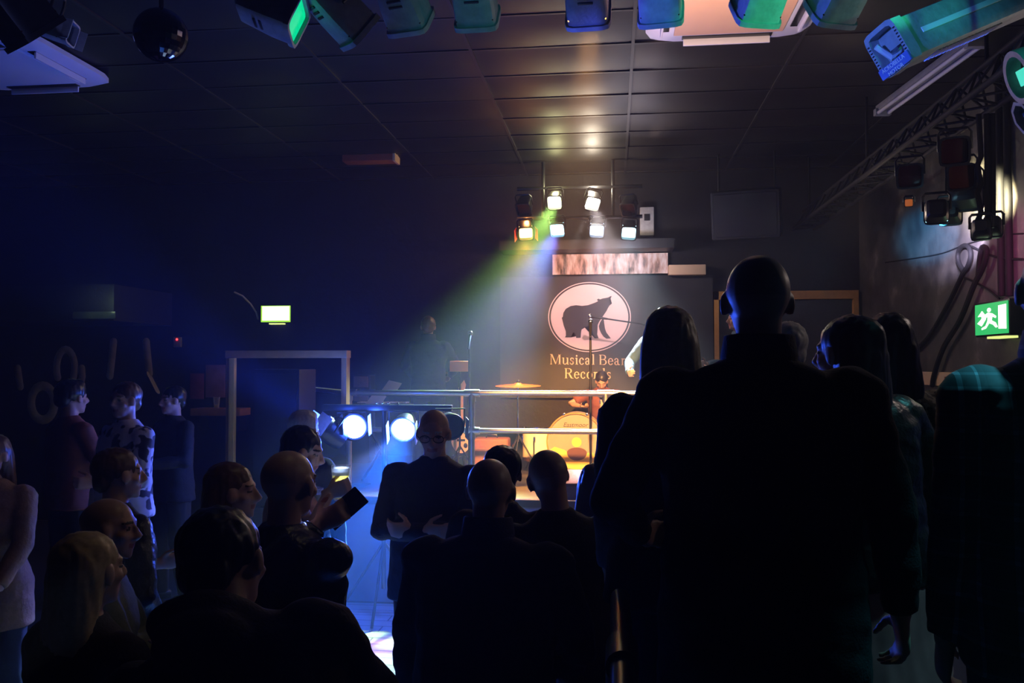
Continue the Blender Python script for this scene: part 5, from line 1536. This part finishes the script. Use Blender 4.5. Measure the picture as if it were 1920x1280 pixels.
person('shaved', 'man with a close shaved head in a black leather jacket seen from behind', 541, 844, 2.75, FLO, G2, yaw=-24, w=1.12, hpitch=4, arms=('down', {'w': (596, 985, 2.86), 'hint': (-.2, -1, -1), 'hd': ((.85, .15, .5), (-.5, -.2, .8)), 'curl': .5}), coat='leather', hem=.78, hair='bald', hairmat='hair_dark', bald_mat='stubble', wr=.009, voxel=.0095)
person('drinker', 'man with dark hair in profile raising a full beer glass', 577, 799, 4.1, FLO, G2, yaw=-72, hyaw=-14, hpitch=14, lean=6, arms=({'w': (588, 950, 4.2), 'hint': (-1, -.3, -1), 'hd': ((.9, -.3, .3), (-.3, 0, 1)), 'curl': .85}, {'w': (616, 925, 3.9), 'hint': (1, -.3, -1), 'hd': ((.9, .1, .35), (-.35, 0, .95)), 'curl': .85}), coat='shirt_rust', sleeve='short', hem=.84, hair='short', hairmat='hair_black', legs='denim', voxel=.0088)
person('greyblond', 'man with grey blond hair behind the beer drinker, against the blue light', 569, 767, 5.3, FLO, G2, yaw=-20, hyaw=-8, arms=('hold', 'down'), coat='coat_black', hair='bushy', hairmat='hair_grey', legs='denim')
person('facing', 'bald man in glasses facing the viewer with folded arms before the blue lamp', 813, 769, 4.3, FLO, G2, yaw=172, w=1.14, belly=1.12, hpitch=14, hyaw=14, arms=('folded', 'folded'), coat='coat_navy', hem=.82, hair='bald', hairmat='hair_grey', glasses=True, bald_mat='stubble')
person('centre', 'stout bald man in a dark jacket, arms hanging, in the middle of the crowd', 918, 859, 2.85, FLO, G2, yaw=-4, w=1.22, belly=1.15, lean=8, arms=(((-.30, .12, .78), (-1, -.3, 0)), ((.22, .20, .95), (.8, -.8, 0))), coat='coat_black', hem=.80, hair='bald', hairmat='hair_grey', bald_mat='stubble', collar='coat_black', wr=.009)
person('tilted', 'bald man in a black coat with his head tilted, beside the stout bald man', 1018, 843, 3.3, FLO, G2, yaw=10, w=1.05, side=-5, hroll=-10, hyaw=12, hpitch=8, arms=(((-.22, .03, .84), (-.3, -1, 0)), ((.22, .03, .84), (.3, -1, 0))), legspread=.8, coat='coat_black', hem=.80, hair='bald', hairmat='hair_grey', bald_mat='stubble')
person('darkhead', 'person with dark hair standing between the two bald men and the stage', 942, 833, 3.75, FLO, G2, yaw=0, w=1.0, arms=('down', 'down'), coat='coat_black', hair='bushy', hairmat='hair_black')
person('peek', 'person with dark hair mostly hidden by the woman with blonde hair', 1116, 866, 4.2, FLO, G2, yaw=-10, fem=True, arms=('down', 'down'), coat='coat_black', hair='bob', hairmat='hair_dark', hairlen=.2, side=0)
# seating area
person('splotch', 'man in a white knit top with dark splotches on the raised seating area', 237, 714, 5.0, SEAT, G3, yaw=152, w=1.08, hyaw=18, arms=('hold', 'down'), coat='splotch', hem=.90, hair='short', hairmat='hair_brown', legs='denim', voxel=.010)
person('rust', 'person in a reddish top with their back turned near the wall mural', 133, 709, 5.45, SEAT, G3, yaw=-30, w=1.06, arms=('down', 'hold'), coat='shirt_rust', hem=.86, hair='bushy', hairmat='hair_black')
person('dimface', 'dim figure by the drinks shelf with only the face showing', 326, 722, 6.2, SEAT, G3, yaw=150, arms=('hold', 'down'), coat='coat_black', hair='short', hairmat='hair_black')
person('cardigan', 'person in a beige cardigan at the edge of the picture near the seating area', -12, 812, 4.2, FLO, G3, yaw=-165, fem=True, w=1.05, arms=(((-.16, .30, .98), (-1, -.2, -.6), ((.5, 1, 0), (0, 0, 1)), .6), 'hold'), coat='cardigan', hem=.70, hair='long', hairmat='hair_brown', hairlen=.25, legs='denim')
# stage
person('guitarist', 'performer in a dark jacket with his back to the crowd', 803, 592, 8.95, STG, G4, yaw=6, w=1.04, hyaw=8, arms=(((-.2, .34, 1.05), (-1, -.3, -.5)), ((.22, .34, 1.08), (1, -.3, -.5))), coat='coat_navy', hem=.84, hair='short', hairmat='hair_brown', collar='coat_navy')
person('drummer', 'drummer leaning forward behind the bass drum', 1128, 697, 9.9, STG, G4, yaw=180, seated=.47, lean=22, hpitch=35, arms=(((-.26, .46, .76), (-1, -.2, -.3)), ((.26, .46, .76), (1, -.2, -.3))), coat='shirt_rust', sleeve='short', hair='short', hairmat='hair_dark', voxel=.0115)
person('bluearm', 'performer in a pale blue shirt mostly hidden by the woman with blonde hair', 1243, 575, 8.75, STG, G4, yaw=150, w=1.06, arms=('hold', 'rest'), coat='shirt_blue', hair='short', hairmat='hair_brown', legs='denim')
person('singer', 'performer by the lit doorway with a pink lit face in profile', 1384, 577, 9.3, STG, G4, yaw=95, hyaw=8, arms=('rest', 'hold'), coat='shirt_blue', hair='short', hairmat='hair_brown', legs='denim')
# stool of the drummer
d = PEOPLE['drummer']['loc']
t = thing('drum_stool', 'round drum stool under the seated drummer', 'stool', (d.x, d.y, STAGE_Z))
bm = new_bm(); lathe(bm, [(.13, .19), (.14, .20), (.14, .235), (.12, .245)], n=24); obj('seat', bm, M['vinyl'], t)
bm = new_bm(); tube(bm, [V((0, 0, .1)), V((0, 0, .20))], .02, 8); obj('column', bm, M['chrome'], t)
for k in range(3):
    a = 2 * PI * k / 3; bm = new_bm(); tube(bm, [V((0, 0, .18)), V((.22 * math.cos(a), .22 * math.sin(a), .01))], .011, 8, True); obj('leg', bm, M['chrome'], t)
run_jobs()

# things that are held
def hand_spot(key, k, out=.052, along=.055):
    m = PEOPLE[key]['hands'][k]
    z = (m.to_3x3() @ V((0, 0, 1))).normalized() * k
    y = (m.to_3x3() @ V((0, 1, 0))).normalized()
    return m.translation + y * along + z * out, y, z
p, y, z = hand_spot('drinker', 1, .050, .05)
raised_glass = pint('beer_glass', 'full beer glass raised in front of the blue lamps', Matrix.Translation(p + V((0, 0, -.055))), 'beer', .72, True, h=.165, r0=.032, r1=.046)
p, y, z = hand_spot('drinker', -1, .056, .05)
pint('beer_glass', 'glass of dark beer held low by the beer drinker', Matrix.Translation(p + V((0, 0, -.055))), 'stout', .8, False)
p, y, z = hand_spot('shaved', 1, .020, .075)
ph = thing('phone', 'black phone held up by the man with the close shaved head', 'phone', mtx=frame_m(p + y * .03, z, right=CR @ V((.62, -.72, .1))))
bm = new_bm(); rbox(bm, (-.037, -.004, -.077), (.037, .004, .077), .003); obj('case', bm, M['phone'], ph)
bm = new_bm(); rbox(bm, (-.034, .0041, -.073), (.034, .0052, .073), .0004); obj('screen', bm, M['phone'], ph)

# ------------------------------------------------------------------ haze
bm = new_bm(); box(bm, (XL - .1, YF - .1, -.1), (XR + .1, YB + .1, ZC + .12))
hz_ = obj('haze', bm, M['black_paint'], None, False)
hz_.data.materials.clear()
hm = bpy.data.materials.new('thin stage haze'); hm.use_nodes = True
nt = hm.node_tree; nt.nodes.clear()
out = nt.nodes.new('ShaderNodeOutputMaterial'); vs = nt.nodes.new('ShaderNodeVolumeScatter')
HAZE = 0.0072
vs.inputs['Color'].default_value = (1, 1, 1, 1); vs.inputs['Density'].default_value = HAZE; vs.inputs['Anisotropy'].default_value = 0.35
nt.links.new(vs.outputs[0], out.inputs['Volume'])
hz_.data.materials.append(hm)
tag(hz_, 'thin stage haze filling the room and catching the beams', 'haze', kind='stuff')

# ------------------------------------------------------------------ light
K = 1.0
def rl_spot(key, aim, col, pw, ang, blend=.7, size=.06):
    p = RL[key][0]; return spot(p, aim, col, pw * K, ang, blend, size)
rl_spot('green', aimG, (.48, 1.0, .18), 7000, 34, 1.0)
rl_spot('blue', aimB, (.15, .17, 1.0), 9500, 33, 1.0)
rl_spot('white', aimW, (1.0, .86, .85), 3400, 38, 1.0)
rl_spot('violet', P(1180, 1000, 6.8), (.45, .45, 1.0), 700, 40)
rl_spot('ice', P(1260, 1000, 6.8), (.35, .75, 1.0), 700, 40)
rl_spot('orange', P(960, 900, 7.6), (1.0, .38, .06), 1500, 50)
# light leaking from the backs and undersides of the stage lamps
for key, col, pw, dz_ in (('white', (1, .85, .65), 22, .22), ('green', (1, .95, .45), 9, .22), ('orange', (1, .35, .1), 8, .22), ('orange', (1, .30, .06), 10, -.15), ('blue', (1, .45, .2), 6, -.17), ('violet', (1, .50, .25), 10, -.17), ('ice', (.85, .8, 1), 22, -.17)):
    p = RL[key][1]; point(p + V((0, .10, dz_)), col, pw, .03)
# par lamps
spot(PARS['a'][0], P(280, 575, 5.6), (.01, .05, 1.0), 1900, 32, 1.0, .08)
spot(PARS['b'][0], P(760, 700, 3.6), (.03, .09, 1.0), 120, 36, .9, .08)
spot(PARS['c'][0] + PARS['c'][1] * .13, raised_glass.matrix_world.translation + V((0, 0, .11)), (.60, .72, 1.0), 4500, 3, .4, .03)  # extra narrow spot added to light the raised glass
spot(PARS['c'][0], P(650, 1080, 4.8), (.015, .15, 1.0), 10000, 32, .7, .08)
for k_, pw in (('a', 35), ('b', 95), ('c', 140)):
    point(PARS[k_][0] + PARS[k_][1] * .04, (.03, .10, 1.0), pw, .06)
# amber lamp box throwing onto the drum kit and banner
pa = OH['amber'][0]; fa = OH['amber'][1]
spot(pa + fa * .10, (P(1060, 790, 9.0)), (1.0, .46, .13), 6500, 26, .7, .06)
spot(OH['blue'][0] + OH['blue'][1] * .10, P(1105, 590, 10.4), (1.0, .58, .60), 1200, 13, .7, .05)  # pink spot added for the banner oval; this lamp box is unlit
# lamps of the side truss grazing the wall
def wspot(key, aim, col, pw, ang): p = CL[key][0] + CL[key][1] * .22; spot(p, aim, col, pw, ang, .6, .05)
wspot('f', wallR(1757, 438), (.03, .45, 1.0), 3500, 15)
wspot('e', wallR(1868, 375), (1.0, .88, .50), 2200, 40)
wspot('h', wallR(1912, 470), (1.0, .18, .5), 90, 50)
wspot('g', wallR(1810, 450), (.75, .65, 1.0), 900, 30)
point(wallR(1800, 480) + V((-.9, -.2, .3)), (1.0, .75, .6), 5, .1)  # fill point added to brighten the wall, no lamp here
point((2.35, 4.0, 3.0), (1.0, .80, .72), 9, .06)  # point added to light the side of the pink skirt
# unseen effect spots, added one by one to tint lamp boxes, cassettes and shoulders
spot((1.55, 2.1, 4.1), (1.12, 1.88, 2.0), (.10, .70, .85), 700, 23, .9, .06)
spot((2.3, 2.3, 3.2), P(1430, 10, 3.9), (.03, .9, .42), 330, 11, .5, .04)
spot((2.3, 2.3, 3.2), P(1590, 10, 3.9), (.03, .8, .5), 25, 14, .5, .04)
spot((.9, 2.2, 3.0), P(890, 10, 3.9), (.05, .6, .62), 45, 14, .8, .04)
spot((.3, 2.6, 3.0), P(1245, 20, 3.9), (.03, .30, .75), 60, 9, .6, .04)
spot((-.6, 2.2, 3.1), P(1655, 95, 3.6), (.08, .20, 1.0), 260, 14, .7, .04)
spot((-.9, 3.9, 3.35), P(1450, 20, 4.0), (.06, .10, 1.0), 90, 26, .7, .04)
spot((1.9, 2.7, 4.1), (1.08, 2.66, 1.75), (.16, .75, .80), 110, 22, .9, .06)
spot((1.9, 1.6, 3.4), P(1900, 130, 3.3), (.04, .7, .62), 40, 34, .7, .04)
spot((2.0, 1.2, 3.3), P(1800, 30, 3.9), (.02, .55, .55), 16, 20, .7, .04)
spot((.2, 4.35, 3.2), P(1370, 20, 5.6), (1.0, .66, .55), 160, 44, .5, .03)
spot((-1.2, 1.5, 3.2), P(110, 95, 6.0), (.25, .30, 1.0), 30, 30, .8, .04)
# weak warm spot added over the dance floor for the left crowd
spot((-.35, 3.1, 3.9), (-2.4, 3.0, 1.3), (1.0, .78, .42), 7, 80, 1.0, .15)
point(P(175, 560, 8.9), (.7, 1.0, .55), 1.6, .05)  # greenish point added by the ledge, for an unseen exit sign
# colour patches on the dance floor
spot(RL['white'][0] + V((0, -.05, 0)), P(712, 1215, 6.0), (1.0, .9, .85), 1500, 7, .3, .03)
spot(RL['violet'][0] + V((0, -.05, 0)), P(715, 1190, 6.1), (1.0, .15, .55), 900, 5, .3, .03)
spot(RL['green'][0] + V((0, -.05, 0)), P(695, 1172, 6.3), (.9, 1.0, .2), 900, 5, .3, .03)
spot(RL['ice'][0] + V((0, -.05, 0)), P(1135, 1262, 4.6), (.3, .85, 1.0), 1200, 6, .3, .03)

w = bpy.data.worlds.new('world'); SC.world = w; w.use_nodes = True
w.node_tree.nodes['Background'].inputs[0].default_value = (.002, .002, .004, 1)
w.node_tree.nodes['Background'].inputs[1].default_value = 1.0

SC.view_settings.view_transform = 'Standard'
SC.view_settings.look = 'None'
SC.view_settings.exposure = 0.0
SC.view_settings.gamma = 1.0
SC.cycles.max_bounces = 5
SC.cycles.diffuse_bounces = 2
SC.cycles.glossy_bounces = 3
SC.cycles.transmission_bounces = 5
SC.cycles.volume_bounces = 0
SC.cycles.sample_clamp_indirect = 3.0
SC.cycles.use_denoising = True
